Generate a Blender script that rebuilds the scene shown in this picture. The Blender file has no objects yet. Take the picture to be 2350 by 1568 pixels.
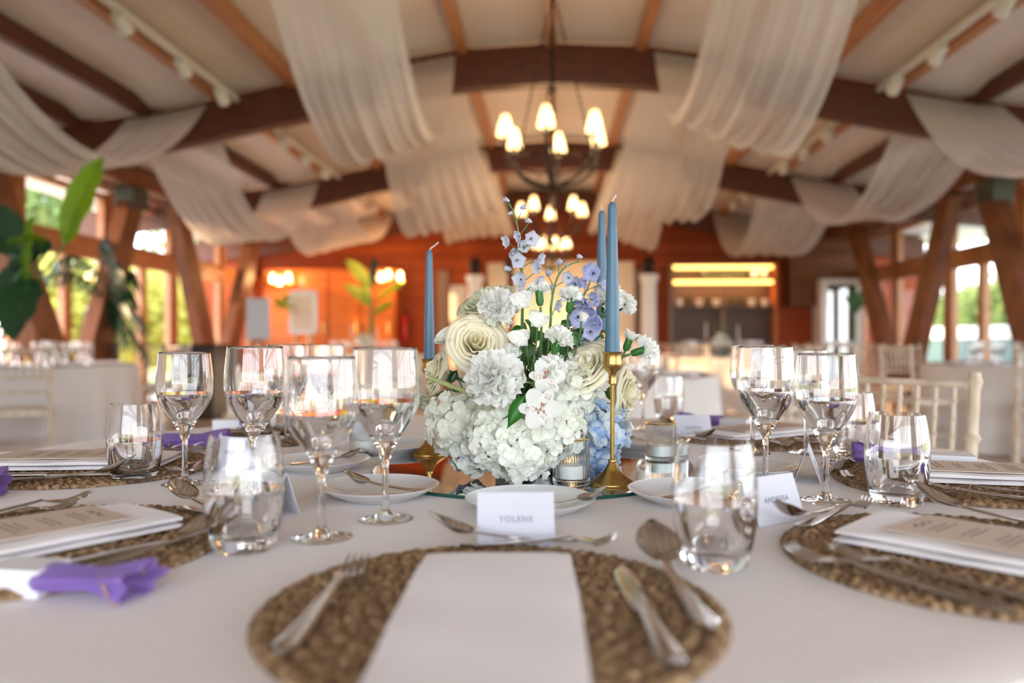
import bpy, math, random
import numpy as np
from mathutils import Vector, Matrix, Quaternion
R_ = math.radians
PI = math.pi
sc = bpy.context.scene
COL = sc.collection

# ------------------------------------------------------------------ camera, world, sun, window light, exposure
TZ = 0.75                    # table top height
CZ = TZ + 0.226              # eye height
F = 1790.0                   # focal length in pixels of the 2350 px wide frame
H0 = 780.0                   # horizon row
A = math.atan(90 / F)        # the room axis points a little to the right of the view axis
cam_d = bpy.data.cameras.new('camera'); cam = bpy.data.objects.new('camera', cam_d); COL.objects.link(cam)
cam.location = (0, 0, CZ); cam.rotation_euler = (R_(90), 0, 0)
cam_d.sensor_width = 36; cam_d.lens = 36 * F / 2350; cam_d.shift_y = (H0 - 784) / 2350
cam_d.clip_start = 0.02; cam_d.clip_end = 400
cam_d.dof.use_dof = True; cam_d.dof.focus_distance = 1.2; cam_d.dof.aperture_fstop = 2.1
sc.camera = cam
sc.view_settings.view_transform = 'Standard'
try: sc.view_settings.look = 'None'
except Exception: pass
sc.view_settings.gamma = 1; sc.view_settings.use_curve_mapping = False
sc.view_settings.exposure = 0.58

w = bpy.data.worlds.new('sky'); sc.world = w; w.use_nodes = True
nt = w.node_tree; nt.nodes.clear()
wo = nt.nodes.new('ShaderNodeOutputWorld'); bg = nt.nodes.new('ShaderNodeBackground')
tc = nt.nodes.new('ShaderNodeTexCoord'); sp = nt.nodes.new('ShaderNodeSeparateXYZ'); rp = nt.nodes.new('ShaderNodeValToRGB')
nt.links.new(tc.outputs['Generated'], sp.inputs[0]); nt.links.new(sp.outputs['Z'], rp.inputs[0])
rp.color_ramp.elements[0].position = 0.0; rp.color_ramp.elements[0].color = (.96, .96, .98, 1)
rp.color_ramp.elements[1].position = 0.5; rp.color_ramp.elements[1].color = (.62, .78, 1.0, 1)
nt.links.new(rp.outputs[0], bg.inputs[0]); nt.links.new(bg.outputs[0], wo.inputs[0])
bg.inputs[1].default_value = 6.2

def rm(x, y):
    return (x * math.cos(A) + y * math.sin(A), -x * math.sin(A) + y * math.cos(A))
def light(name, kind, loc, energy, color, **k):
    d = bpy.data.lights.new(name, kind); o = bpy.data.objects.new(name, d); COL.objects.link(o)
    o.location = loc; d.energy = energy; d.color = color
    for a, b in k.items():
        if a == 'rot': o.rotation_euler = b
        else: setattr(d, a, b)
    return o
sun_dir = Vector((1.0, 0.10, -0.235)).normalized()
s = light('low_evening_sun', 'SUN', (-20, 5, 8), 9.0, (1.0, .64, .32), angle=R_(1.0))
s.rotation_euler = sun_dir.to_track_quat('-Z', 'Y').to_euler()
def portal(name, loc, sx, sy, rot):
    p = light(name, 'AREA', loc, 1, (1, 1, 1), rot=rot, shape='RECTANGLE', size=sx, size_y=sy)
    p.data.cycles.is_portal = True
    return p
x, y = rm(-5.95, 10.6); portal('left_window_daylight', (x, y, 1.5), 2.7, 8.6, (0, R_(-90), -A))
x, y = rm(5.95, 10.0); portal('right_window_daylight', (x, y, 1.5), 2.7, 10.4, (0, R_(90), -A))
x, y = rm(5.95, .5); portal('added_right_glazing_daylight', (x, y, 1.5), 2.7, 8.2, (0, R_(90), -A))  # portal for the added glazing near the camera, out of view
x, y = rm(0, -4.3); portal('gable_window_daylight', (x, y, 1.8), 6.6, 3.4, (R_(90), 0, -A))

cy = sc.cycles
cy.use_denoising = True
cy.max_bounces = 20; cy.diffuse_bounces = 5; cy.glossy_bounces = 6; cy.transmission_bounces = 18; cy.transparent_max_bounces = 24
cy.sample_clamp_indirect = 6.0; cy.sample_clamp_direct = 0.0
cy.caustics_reflective = False; cy.caustics_refractive = True; cy.blur_glossy = 0.5
cy.use_adaptive_sampling = True; cy.adaptive_threshold = 0.02

# ------------------------------------------------------------------ helpers
def at(px, py, Y):           # a pixel seen at depth Y -> world point
    return Vector(((px - 1175) / F * Y, Y, CZ - (py - H0) / F * Y))
def atr(px, py, Y):          # the same point in the room's own frame
    p = at(px, py, Y); c, s_ = math.cos(A), math.sin(A)
    return Vector((p.x * c - p.y * s_, p.x * s_ + p.y * c, p.z))

class MB:
    def __init__(s): s.v = []; s.f = []
    def add(s, vs, fs):
        n = len(s.v); s.v.extend([tuple(q) for q in vs]); s.f.extend([tuple(i + n for i in f) for f in fs]); return s
    def box(s, c, d, M=None):
        cx, cy_, cz = c; a, b, e = d[0] / 2, d[1] / 2, d[2] / 2
        vs = [Vector((cx + i * a, cy_ + j * b, cz + k * e)) for i in (-1, 1) for j in (-1, 1) for k in (-1, 1)]
        if M is not None: vs = [M @ q for q in vs]
        return s.add(vs, [(0, 1, 3, 2), (4, 6, 7, 5), (0, 4, 5, 1), (2, 3, 7, 6), (0, 2, 6, 4), (1, 5, 7, 3)])
    def hexa(s, p):          # 8 points, bottom ring then top ring
        return s.add(p, [(3, 2, 1, 0), (4, 5, 6, 7), (0, 1, 5, 4), (1, 2, 6, 5), (2, 3, 7, 6), (3, 0, 4, 7)])
    def beam(s, a, b, w1, w2, up=(0, 0, 1)):   # square bar between two points
        a, b = Vector(a), Vector(b); d = (b - a).normalized(); u = Vector(up)
        if abs(d.dot(u)) > .98: u = Vector((0, 1, 0))
        x = d.cross(u).normalized(); z = x.cross(d)
        r = [x * (i * w1 / 2) + z * (j * w2 / 2) for i, j in ((-1, -1), (1, -1), (1, 1), (-1, 1))]
        return s.hexa([a + q for q in r] + [b + q for q in r])
    def tube(s, pts, r, n=8, caps=True):
        pts = [Vector(p) for p in pts]; m = len(pts); rs = r if hasattr(r, '__len__') else [r] * m
        b = len(s.v); ref = None; vs = []; fs = []
        for i, p in enumerate(pts):
            d = (pts[min(i + 1, m - 1)] - pts[max(i - 1, 0)]).normalized()
            if ref is None:
                ref = Vector((0, 0, 1)) if abs(d.z) < .9 else Vector((1, 0, 0))
            x = d.cross(ref).normalized(); y_ = d.cross(x).normalized(); ref = x.cross(d)
            for k in range(n):
                t = 2 * PI * k / n; vs.append(p + (x * math.cos(t) + y_ * math.sin(t)) * rs[i])
        for i in range(m - 1):
            for k in range(n):
                k2 = (k + 1) % n; fs.append((i * n + k, i * n + k2, (i + 1) * n + k2, (i + 1) * n + k))
        if caps: fs.append(tuple(range(n - 1, -1, -1))); fs.append(tuple((m - 1) * n + k for k in range(n)))
        return s.add(vs, fs)
    def lathe(s, prof, n=32, c=(0, 0, 0), rib=None, M=None):
        vs = []; fs = []; idx = []
        for (r, z) in prof:
            if r < 1e-6: idx.append([len(vs)] * n); vs.append(Vector((c[0], c[1], c[2] + z)))
            else:
                row = []
                for k in range(n):
                    t = 2 * PI * k / n; rr = r * (1 + (rib(t, r, z) if rib else 0))
                    row.append(len(vs)); vs.append(Vector((c[0] + rr * math.cos(t), c[1] + rr * math.sin(t), c[2] + z)))
                idx.append(row)
        for i in range(len(prof) - 1):
            a, b = idx[i], idx[i + 1]
            for k in range(n):
                k2 = (k + 1) % n
                q = [a[k], a[k2], b[k2], b[k]]; q = [v for j, v in enumerate(q) if v not in q[:j]]
                if len(q) > 2: fs.append(tuple(q))
        if M is not None: vs = [M @ q for q in vs]
        return s.add(vs, fs)
    def grid(s, P, wrap=False):      # P[i][j] points
        m, n = len(P), len(P[0]); vs = [q for row in P for q in row]; fs = []
        for i in range(m - 1):
            for j in range(n if wrap else n - 1):
                j2 = (j + 1) % n; fs.append((i * n + j, i * n + j2, (i + 1) * n + j2, (i + 1) * n + j))
        return s.add(vs, fs)
    def ball(s, c, r, n=12, m=8, sq=(1, 1, 1)):
        c = Vector(c)
        P = [[c + Vector((math.sin(PI * i / m) * math.cos(2 * PI * j / n) * r * sq[0], math.sin(PI * i / m) * math.sin(2 * PI * j / n) * r * sq[1], math.cos(PI * i / m) * r * sq[2])) for j in range(n)] for i in range(m + 1)]
        return s.grid(P, True)

CNT = {}
ORG = {}
def link(o, parent=None):
    COL.objects.link(o)
    if parent is not None: o.parent = parent
    return o
def mk(name, mb, mat, parent=None, room=False, smooth=30, thick=None, org=None):
    me = bpy.data.meshes.new(name)
    vs = mb.v
    off = Vector((0, 0, 0))
    if parent is not None and parent.name in ORG: off = ORG[parent.name]
    if org is not None: off = off + Vector(org)
    if off.length: vs = [(v[0] - off.x, v[1] - off.y, v[2] - off.z) for v in vs]
    me.from_pydata([tuple(v) for v in vs], [], mb.f); me.update()
    if smooth:
        me.polygons.foreach_set('use_smooth', [True] * len(me.polygons))
        if smooth < 180: me.set_sharp_from_angle(angle=R_(smooth))
    for m in (mat if isinstance(mat, (list, tuple)) else [mat]): me.materials.append(m)
    o = bpy.data.objects.new(name, me); link(o, parent)
    ORG[o.name] = off if org is None else off
    if org is not None: o.location = Vector(org)
    if room: o.rotation_euler = (0, 0, -A)
    if thick:
        md = o.modifiers.new('cloth', 'SOLIDIFY'); md.thickness = thick; md.offset = 0
    return o
def tag(o, label=None, cat=None, group=None, kind=None):
    if label: o['label'] = label
    if cat: o['category'] = cat
    if group: o['group'] = group
    if kind: o['kind'] = kind
    return o
def thing(name, loc=(0, 0, 0), label=None, cat=None, group=None, rz=0):
    o = bpy.data.objects.new(name, None); link(o); o.location = loc; o.rotation_euler = (0, 0, rz)
    o.empty_display_size = .05
    ORG[o.name] = Vector((0, 0, 0))
    return tag(o, label, cat, group)
def wthing(name, loc, label, cat, group=None):   # parts of this one are given in world coordinates
    o = thing(name, loc, label, cat, group); ORG[o.name] = Vector(loc); return o
def structure(name, mb, mat, room=True, smooth=30, parent=None):
    o = mk(name, mb, mat, parent, room and parent is None, smooth)
    if parent is None: o['kind'] = 'structure'
    return o
KIDS = {}
def copy_tree(o, parent=None):
    c = o.copy(); COL.objects.link(c)
    if parent is not None: c.parent = parent
    for ch in list(o.children): copy_tree(ch, c)
    return c
USED = set()
def place(proto, loc, rz=0, label=None, group=None, scale=None, cat=None):
    if proto.name in USED: o = copy_tree(proto)
    else: o = proto; USED.add(proto.name)
    o.location = loc; o.rotation_euler = (0, 0, rz)
    if scale: o.scale = scale if hasattr(scale, '__len__') else (scale,) * 3
    if label: o['label'] = label
    if group: o['group'] = group
    if cat: o['category'] = cat
    return o

# ------------------------------------------------------------------ materials
MATS = {}
def mat(name, col, rough=.5, metal=0, noise=None, bump=None, trans=0, ior=1.5, emit=None, es=0, sheen=0, coat=0, sss=0, stretch=None, wave=None):
    m = bpy.data.materials.new(name); m.use_nodes = True; n = m.node_tree.nodes; l = m.node_tree.links
    b = n['Principled BSDF']; b.inputs['Roughness'].default_value = rough; b.inputs['Metallic'].default_value = metal
    b.inputs['Base Color'].default_value = (*col, 1); b.inputs['IOR'].default_value = ior
    b.inputs['Transmission Weight'].default_value = trans
    b.inputs['Coat Weight'].default_value = coat; b.inputs['Sheen Weight'].default_value = sheen
    if sss: b.inputs['Subsurface Weight'].default_value = sss; b.inputs['Subsurface Radius'].default_value = (.01, .008, .006)
    if emit: b.inputs['Emission Color'].default_value = (*emit, 1); b.inputs['Emission Strength'].default_value = es
    co = n.new('ShaderNodeTexCoord'); mp = n.new('ShaderNodeMapping'); l.new(co.outputs['Object'], mp.inputs[0])
    if stretch: mp.inputs['Scale'].default_value = stretch
    if noise:                      # (scale, second colour, low, high)
        t = n.new('ShaderNodeTexNoise'); t.inputs['Scale'].default_value = noise[0]; t.inputs['Detail'].default_value = 4
        l.new(mp.outputs[0], t.inputs['Vector'])
        r = n.new('ShaderNodeValToRGB'); l.new(t.outputs['Fac'], r.inputs[0])
        r.color_ramp.elements[0].position = noise[2] if len(noise) > 2 else .35; r.color_ramp.elements[1].position = noise[3] if len(noise) > 3 else .65
        r.color_ramp.elements[0].color = (*col, 1); r.color_ramp.elements[1].color = (*noise[1], 1)
        l.new(r.outputs[0], b.inputs['Base Color'])
    if bump:                       # (scale, strength, distance)
        t = n.new('ShaderNodeTexNoise'); t.inputs['Scale'].default_value = bump[0]; t.inputs['Detail'].default_value = 3
        l.new(mp.outputs[0], t.inputs['Vector']); bp = n.new('ShaderNodeBump'); bp.inputs['Strength'].default_value = bump[1]; bp.inputs['Distance'].default_value = bump[2]
        l.new(t.outputs['Fac'], bp.inputs['Height']); l.new(bp.outputs[0], b.inputs['Normal'])
    MATS[name] = m
    return m
def add_translucent(m, col, fac, transparent=0):
    n = m.node_tree.nodes; l = m.node_tree.links; b = n['Principled BSDF']; out = n['Material Output']
    t = n.new('ShaderNodeBsdfTranslucent'); t.inputs[0].default_value = (*col, 1)
    mx = n.new('ShaderNodeMixShader'); mx.inputs[0].default_value = fac
    l.new(b.outputs[0], mx.inputs[1]); l.new(t.outputs[0], mx.inputs[2]); last = mx
    if transparent:
        tr = n.new('ShaderNodeBsdfTransparent'); m2 = n.new('ShaderNodeMixShader'); m2.inputs[0].default_value = transparent
        l.new(mx.outputs[0], m2.inputs[1]); l.new(tr.outputs[0], m2.inputs[2]); last = m2
    l.new(last.outputs[0], out.inputs[0]); return m
def planks(name, c1, c2, width, rough=.4, axis='Z', grain=6, coat=0):   # boards laid along one axis, every board its own tone
    m = bpy.data.materials.new(name); m.use_nodes = True; n = m.node_tree.nodes; l = m.node_tree.links; b = n['Principled BSDF']
    b.inputs['Roughness'].default_value = rough; b.inputs['Coat Weight'].default_value = coat; b.inputs['Specular IOR Level'].default_value = .2
    co = n.new('ShaderNodeTexCoord'); s_ = n.new('ShaderNodeSeparateXYZ'); l.new(co.outputs['Object'], s_.inputs[0])
    d = n.new('ShaderNodeMath'); d.operation = 'DIVIDE'; d.inputs[1].default_value = width; l.new(s_.outputs[axis], d.inputs[0])
    fl = n.new('ShaderNodeMath'); fl.operation = 'FLOOR'; l.new(d.outputs[0], fl.inputs[0])
    wn = n.new('ShaderNodeTexWhiteNoise'); wn.noise_dimensions = '1D'; l.new(fl.outputs[0], wn.inputs['W'])
    mp = n.new('ShaderNodeMapping'); l.new(co.outputs['Object'], mp.inputs[0])
    mp.inputs['Scale'].default_value = {'Z': (.6, .6, 12), 'X': (12, .6, .6), 'Y': (.6, 12, .6)}[axis]
    t = n.new('ShaderNodeTexNoise'); t.inputs['Scale'].default_value = grain; t.inputs['Detail'].default_value = 5; l.new(mp.outputs[0], t.inputs['Vector'])
    ad = n.new('ShaderNodeMath'); ad.operation = 'MULTIPLY_ADD'; ad.inputs[1].default_value = .45; l.new(wn.outputs['Value'], ad.inputs[0])
    sc_ = n.new('ShaderNodeMath'); sc_.operation = 'MULTIPLY'; sc_.inputs[1].default_value = .6; l.new(t.outputs['Fac'], sc_.inputs[0]); l.new(sc_.outputs[0], ad.inputs[2])
    r = n.new('ShaderNodeValToRGB'); l.new(ad.outputs[0], r.inputs[0]); r.color_ramp.elements[0].position = .2; r.color_ramp.elements[1].position = .8
    r.color_ramp.elements[0].color = (*c1, 1); r.color_ramp.elements[1].color = (*c2, 1); l.new(r.outputs[0], b.inputs['Base Color'])
    fr = n.new('ShaderNodeMath'); fr.operation = 'FRACT'; l.new(d.outputs[0], fr.inputs[0])
    pg = n.new('ShaderNodeMath'); pg.operation = 'PINGPONG'; pg.inputs[1].default_value = .5; l.new(fr.outputs[0], pg.inputs[0])
    mn = n.new('ShaderNodeMath'); mn.operation = 'MINIMUM'; mn.inputs[1].default_value = .04; l.new(pg.outputs[0], mn.inputs[0])
    bp = n.new('ShaderNodeBump'); bp.inputs['Strength'].default_value = .6; bp.inputs['Distance'].default_value = .05; l.new(mn.outputs[0], bp.inputs['Height']); l.new(bp.outputs[0], b.inputs['Normal'])
    return m

wood_wall = planks('cedar_boards', (.25, .042, .009), (.37, .072, .015), .14, .5)
wood_dark = mat('glulam_wood', (.070, .015, .006), .5, noise=(5, (.12, .028, .010)), stretch=(1, 1, 8), bump=(30, .1, .01))
wood_post = mat('laminated_post_wood', (.145, .044, .014), .5, noise=(4, (.22, .07, .023)), stretch=(6, 1, 1))
wood_trim = mat('varnished_trim_wood', (.42, .17, .065), .4, noise=(8, (.50, .22, .09)))
floor_m = planks('floor_boards', (.42, .31, .22), (.52, .39, .28), .16, .35, 'X', 5)
cream = mat('cream_fabric_ceiling', (.79, .74, .725), .85, noise=(2, (.82, .77, .755)), bump=(8, .15, .02))
white_frame = mat('white_painted_frame', (.75, .74, .72), .4)
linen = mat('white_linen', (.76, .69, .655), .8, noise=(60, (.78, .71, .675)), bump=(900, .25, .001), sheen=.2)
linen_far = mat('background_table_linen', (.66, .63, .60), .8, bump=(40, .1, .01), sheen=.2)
napkin_m = mat('folded_napkin_linen', (.80, .75, .745), .8, bump=(700, .3, .001), sheen=.2)
sheer = mat('sheer_voile', (.84, .80, .79), .8, noise=(3, (.87, .83, .81)))
add_translucent(sheer, (.88, .82, .78), .38, .30)
glass = mat('clear_glass', (1, 1, 1), .0, trans=1, ior=1.5)
glass_rib = mat('ribbed_glass', (.96, .99, .99), .02, trans=1, ior=1.33)
water_m = mat('still_water', (1, 1, 1), .0, trans=1, ior=1.33)
gold = mat('gold_rim', (.75, .50, .14), .22, 1)
brass = mat('aged_brass', (.52, .34, .11), .27, 1, noise=(14, (.42, .26, .08)))
steel = mat('polished_steel', (.60, .57, .55), .13, 1)
porcelain = mat('white_porcelain', (.70, .705, .71), .12, coat=.5)
paper = mat('white_card_paper', (.60, .60, .66), .7)
menu_paper = mat('beige_menu_paper', (.62, .50, .41), .7)
ink = mat('grey_ink', (.30, .29, .36), .7)
ink_dark = mat('brown_ink', (.16, .11, .09), .7)
wax_blue = mat('dusty_blue_wax', (.066, .145, .225), .42, sss=.2, noise=(30, (.078, .16, .24)))
wick_m = mat('cotton_wick', (.75, .72, .68), .9)
wax_white = mat('white_wax', (.85, .84, .82), .4, sss=.3)
tulle = mat('purple_tulle', (.36, .21, .62), .6, sheen=.3); add_translucent(tulle, (.42, .27, .75), .4, .3)
cord_m = mat('jute_cord', (.45, .30, .14), .9)
favour_m = mat('white_favour_box', (.78, .77, .80), .6)
limewash = mat('limewashed_wood', (.50, .39, .28), .5, noise=(25, (.68, .58, .47)), stretch=(1, 1, .3))
cushion_m = mat('cream_seat_cushion', (.70, .62, .52), .8)
iron = mat('black_iron', (.025, .018, .014), .4, .6)
shade_m = mat('lit_glass_shade', (.9, .8, .6), .4, emit=(1.0, .58, .22), es=1.5)
bulb_m = mat('glowing_bulb', (1, .9, .7), .4, emit=(1.0, .80, .50), es=30)
led_m = mat('amber_led_strip', (1, .7, .3), .4, emit=(1.0, .52, .12), es=3.5)
pane_m = bpy.data.materials.new('window_pane'); pane_m.use_nodes = True
_n = pane_m.node_tree.nodes; _l = pane_m.node_tree.links; _n.remove(_n['Principled BSDF'])
_t = _n.new('ShaderNodeBsdfTransparent'); _g = _n.new('ShaderNodeBsdfGlossy'); _g.inputs['Roughness'].default_value = .02
_mx = _n.new('ShaderNodeMixShader')
_mx.inputs[0].default_value = .06; _l.new(_t.outputs[0], _mx.inputs[1]); _l.new(_g.outputs[0], _mx.inputs[2]); _l.new(_mx.outputs[0], _n['Material Output'].inputs[0])
mirror_m = mat('dark_mirror_glass', (.62, .68, .66), .01, 1)
mirror_edge = mat('green_glass_edge', (.01, .08, .06), .1)
vase_m = mat('teal_glazed_ceramic', (.012, .075, .075), .12, coat=.6)
# flowers
pet_white = mat('white_petal', (.95, .955, .91), .6, noise=(40, (.91, .93, .83))); add_translucent(pet_white, (.96, .97, .90), .38)
pet_car = mat('carnation_petal', (.96, .96, .94), .6, noise=(60, (.93, .94, .90))); add_translucent(pet_car, (.97, .97, .94), .45)
pet_cream = mat('cream_rose_petal', (.95, .92, .78), .55, noise=(22, (.95, .91, .72))); add_translucent(pet_cream, (1.0, .95, .80), .45)
pet_rose_pale = mat('pale_green_cream_petal', (.84, .84, .66), .55, noise=(22, (.66, .68, .46))); add_translucent(pet_rose_pale, (.8, .8, .55), .3)
pet_blue = mat('blue_hydrangea_petal', (.40, .57, .84), .6, noise=(65, (.84, .87, .80), .42, .60)); add_translucent(pet_blue, (.62, .74, .92), .3)
pet_mix = mat('blue_tinged_hydrangea_petal', (.90, .91, .82), .6, noise=(26, (.45, .58, .84), .50, .66)); add_translucent(pet_mix, (.8, .85, .85), .3)
pet_lav = mat('lavender_petal', (.50, .54, .80), .6, noise=(50, (.70, .70, .86))); add_translucent(pet_lav, (.60, .64, .90), .35)
pet_pale = mat('pale_lilac_petal', (.72, .73, .80), .6, noise=(60, (.60, .62, .76))); add_translucent(pet_pale, (.75, .76, .85), .35)
green = mat('stem_green', (.10, .22, .06), .5, noise=(30, (.07, .16, .05))); 
green_pale = mat('pale_stem_green', (.42, .50, .20), .5)
leaf_m = mat('leaf_green', (.025, .13, .018), .4, noise=(30, (.04, .18, .03))); add_translucent(leaf_m, (.08, .34, .03), .2)
leaf_dk = mat('dark_leaf', (.012, .05, .016), .4)
speck = mat('maroon_speck', (.38, .14, .08), .6)
core_m = mat('flower_core', (.45, .50, .30), .8)
# ------------------------------------------------------------------ the room
Y1, Y2, Y3 = 7.43, 11.1, 14.9
XG = 5.8
PROF = [(0, 2.45), (.95, 2.40), (1.7, 2.28), (2.45, 2.13), (3.75, 1.87), (5.25, 1.66), (6.8, 1.50)]
def arch_z(x):               # underside of an arch above the floor
    return CZ + float(np.interp(abs(x), [p[0] for p in PROF], [p[1] for p in PROF]))
def ceil_z(x): return arch_z(x) + .375 + .13
# floor, ground
mb = MB(); mb.box((0, 4.8, -.05), (11.9, 20.6, .1)); structure('floor', mb, floor_m)
grass_m = mat('outdoor_ground', (.30, .34, .10), .9, noise=(1.5, (.42, .40, .16)))
terr_m = mat('terrace_paving', (.60, .56, .50), .8, noise=(2, (.66, .61, .54)))
mb = MB(); mb.box((0, 5, -.16), (90, 90, .1)); structure('ground', mb, grass_m)
mb = MB(); mb.box((-7.9, 7, -.08), (3.7, 22, .1)); structure('terrace_ground', mb, terr_m)
mb = MB(); mb.box((7.9, 7, -.08), (3.7, 22, .1)); structure('path', mb, terr_m)
# ceiling, one fabric bay between each pair of arches, sagging a little and rolled down at the arches
xs = [-6.9 + i * .1 for i in range(139)]
ys = [15.3, 15.0] * 0 + [-4.6, .1, 3.6, 3.76] + [3.76 + i * (Y1 - 3.76) / 12 for i in range(1, 13)] + [Y1 + i * (Y2 - Y1) / 12 for i in range(1, 13)] + [Y2 + i * (Y3 - Y2) / 12 for i in range(1, 13)] + [15.4]
def roll(y_):
    d = min(abs(y_ - q) for q in (.1, 3.76, Y1, Y2, Y3)); return -.09 * max(0, 1 - d / .5) ** 1.5
mb = MB(); mb.grid([[(x_, y_, ceil_z(x_) + roll(y_)) for x_ in xs] for y_ in ys]); structure('ceiling', mb, cream, smooth=180)
# arches
TN = 1
def trim(mb, m, smooth=30):
    global TN
    o = structure('trim_%d' % TN, mb, m, smooth=smooth); TN += 1; return o
for ya in (.1, 3.76, Y1, Y2, Y3 - .12):
    mb = MB(); X = [-6.9 + i * .15 for i in range(93)]
    P = []
    for x_ in X:
        z = arch_z(x_)
        P.append([(x_, ya, z), (x_, ya + .16, z), (x_, ya + .16, z + .375), (x_, ya, z + .375)])
    mb.grid(P, True); trim(mb, wood_dark, 50)
# purlins
for px in (-4.65, -3.95, -3.2, -2.5, -1.7, -.85, 0, .85, 1.7, 2.5, 3.2, 3.95, 4.65):
    z = arch_z(px) + .375 + .03
    mb = MB(); mb.box((px, 5.1, z), (.085, 19.4, .15)); trim(mb, wood_trim if abs(px) < 3.8 else wood_dark)
# back wall and side walls
mb = MB(); mb.box((0, Y3 + .12, 2.2), (13.8, .12, 4.4)); structure('wall_back', mb, wood_wall)
brown_m = planks('dark_cedar_boards', (.12, .045, .018), (.20, .075, .03), .14, .45)
mb = MB(); mb.box((5.1, Y3 - .1, 2.35), (1.4, .36, 1.5)); trim(mb, brown_m)
for sx, nm in ((-1, 'left'), (1, 'right')):
    mb = MB(); mb.box((sx * (XG + .04), *((.75, 1.6) if sx < 0 else (-4.3, 1.6))), (.14, 11.1 if sx < 0 else 1.0, 3.2)); structure('wall_' + nm, mb, cream)  # left wall left solid out of view so the sun misses the table
    mb = MB(); mb.box((sx * 5.62, 10, 3.02), (.26, 10.8, .26)); trim(mb, wood_post)          # eave beam
    mb = MB(); mb.box((sx * 5.2, 10, 2.98), (.22, 10.8, .22)); trim(mb, wood_post)           # beam the V posts carry
# V posts
def vpost(sx, ya, ytops, ztop=2.90):
    for yt in ytops:
        mb = MB(); d = 1 if yt > ya else -1
        b0 = Vector((sx * 5.2, ya + d * .02, .0)); b1 = Vector((sx * 5.2, yt, ztop))
        # flat laminated blade, broad face towards the room
        wd = .17
        dirv = (b1 - b0).normalized(); side = Vector((0, 1, 0)) - dirv * dirv.y; side.normalize()
        p = []
        for q, k in ((b0, 1.35), (b1, .85)):
            for i, j in ((-1, -1), (1, -1), (1, 1), (-1, 1)):
                p.append(q + Vector((sx * .085 * j, 0, 0)) + side * (i * wd * k))
        mb.hexa(p); trim(mb, wood_post)
vpost(-1, 8.27, (6.75, 9.5)); vpost(1, 8.27, (6.75, 9.6))
vpost(-1, 11.9, (10.55, 13.45)); vpost(1, 11.9, (10.4, 13.6))
br_m = mat('steel_bracket', (.12, .12, .11), .5, .7)
for sx in (-1, 1):
    mb = MB(); mb.box((sx * 5.2, 9.42, 2.72), (.24, .36, .26)); trim(mb, br_m)
# glazing: window_n > frame, pane
WN = 1
def bay(sx, ya, yb, z0, z1, door=False, n=1):
    global WN
    o = MB(); fr = .07; x_ = sx * XG
    for yy in (ya, yb): o.box((x_, yy + (fr / 2 if yy == ya else -fr / 2), (z0 + z1) / 2), (.09, fr, z1 - z0))
    for zz in (z0 + fr / 2, z1 - fr / 2): o.box((x_, (ya + yb) / 2, zz), (.09, yb - ya - 2 * fr, fr))
    r = structure(('door_%d' if door else 'window_%d') % WN, o, wood_trim); WN += 1
    p = MB(); p.box((x_, (ya + yb) / 2, (z0 + z1) / 2), (.012, yb - ya - 2 * fr, z1 - z0 - 2 * fr))
    q = mk('pane', p, pane_m, r, smooth=0)
    return r
bayp = {-1: [], 1: [-3.75, -2.1, -.45, 1.2, 2.9, 4.65]}  # unseen bays on the right, added to let in more daylight
posts = [4.65, 6.4, 8.15, 9.9, 11.65, 13.4, 14.85]
for sx in (-1, 1):
    posts = [6.4, 8.15, 9.9, 11.65, 13.4, 14.85] if sx < 0 else [4.65, 6.4, 8.15, 9.9, 11.65, 13.4, 14.85]
    for i in range(len(posts) - 1):
        a, b = posts[i] + .06, posts[i + 1] - .06
        bay(sx, a, b, 2.2, 2.86)
        m_ = (a + b) / 2
        bay(sx, a, m_, 0.02, 2.06, True); bay(sx, m_, b, 0.02, 2.06, True)
    for yy in posts:
        mb = MB(); mb.box((sx * XG, yy, 1.44), (.15, .12, 2.88)); trim(mb, wood_trim)
    for i in range(len(bayp[sx]) - 1):
        a, b = bayp[sx][i] + .06, bayp[sx][i + 1] - .06
        bay(sx, a, b, 2.2, 2.86); bay(sx, a, b, 0.02, 2.06, True)
    mb = MB(); mb.box((sx * XG, 10.6 if sx < 0 else 9.75, 2.13), (.17, 8.5 if sx < 0 else 10.2, .13)); trim(mb, wood_trim)
# gable window behind the camera
mb = MB()
for x_ in [-3.3 + i * .825 for i in range(9)]: mb.box((x_, -4.1, 1.7), (.07, .08, 3.5))
for z in (.05, 2.1, 3.4): mb.box((0, -4.1, z), (6.6, .08, .1))
structure('window_40', mb, wood_dark)
for sx in (-1, 1):
    mb = MB(); mb.box((sx * 4.6, -4.15, 1.7), (2.6, .14, 3.6)); structure('wall_behind_' + ('left' if sx < 0 else 'right'), mb, cream)
mb = MB(); mb.box((0, -4.2, 4.0), (11.8, .14, 1.3)); structure('wall_behind_gable', mb, wood_dark)
# spot track rails under two purlins: rail > spotlight
for k, px in enumerate((-3.05, 3.05)):
    sgn = -1 if px < 0 else 1
    z = arch_z(px) + .375 - .05
    t = thing('track_rail', (0, 0, 0), 'white spotlight track along a purlin on the %s side of the drapes' % ('left' if sgn < 0 else 'right'), 'track light', rz=-A)
    mb = MB(); mb.box((px, 7.4, z), (.045, 12.6, .05)); mk('rail', mb, white_frame, t)
    for j, yy in enumerate((5.3, 6.2, 6.95, 8.6, 9.4, 10.2, 12.2, 13.0)):
        mb = MB(); mb.tube([(px - sgn * .02, yy, z - .03), (px - sgn * .05, yy, z - .09)], .02, 8)
        mb.tube([(px - sgn * .05, yy - .05, z - .08), (px - sgn * .05, yy + .08, z - .15)], [.045, .055], 12)
        mk('spotlight', mb, white_frame, t)
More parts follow.
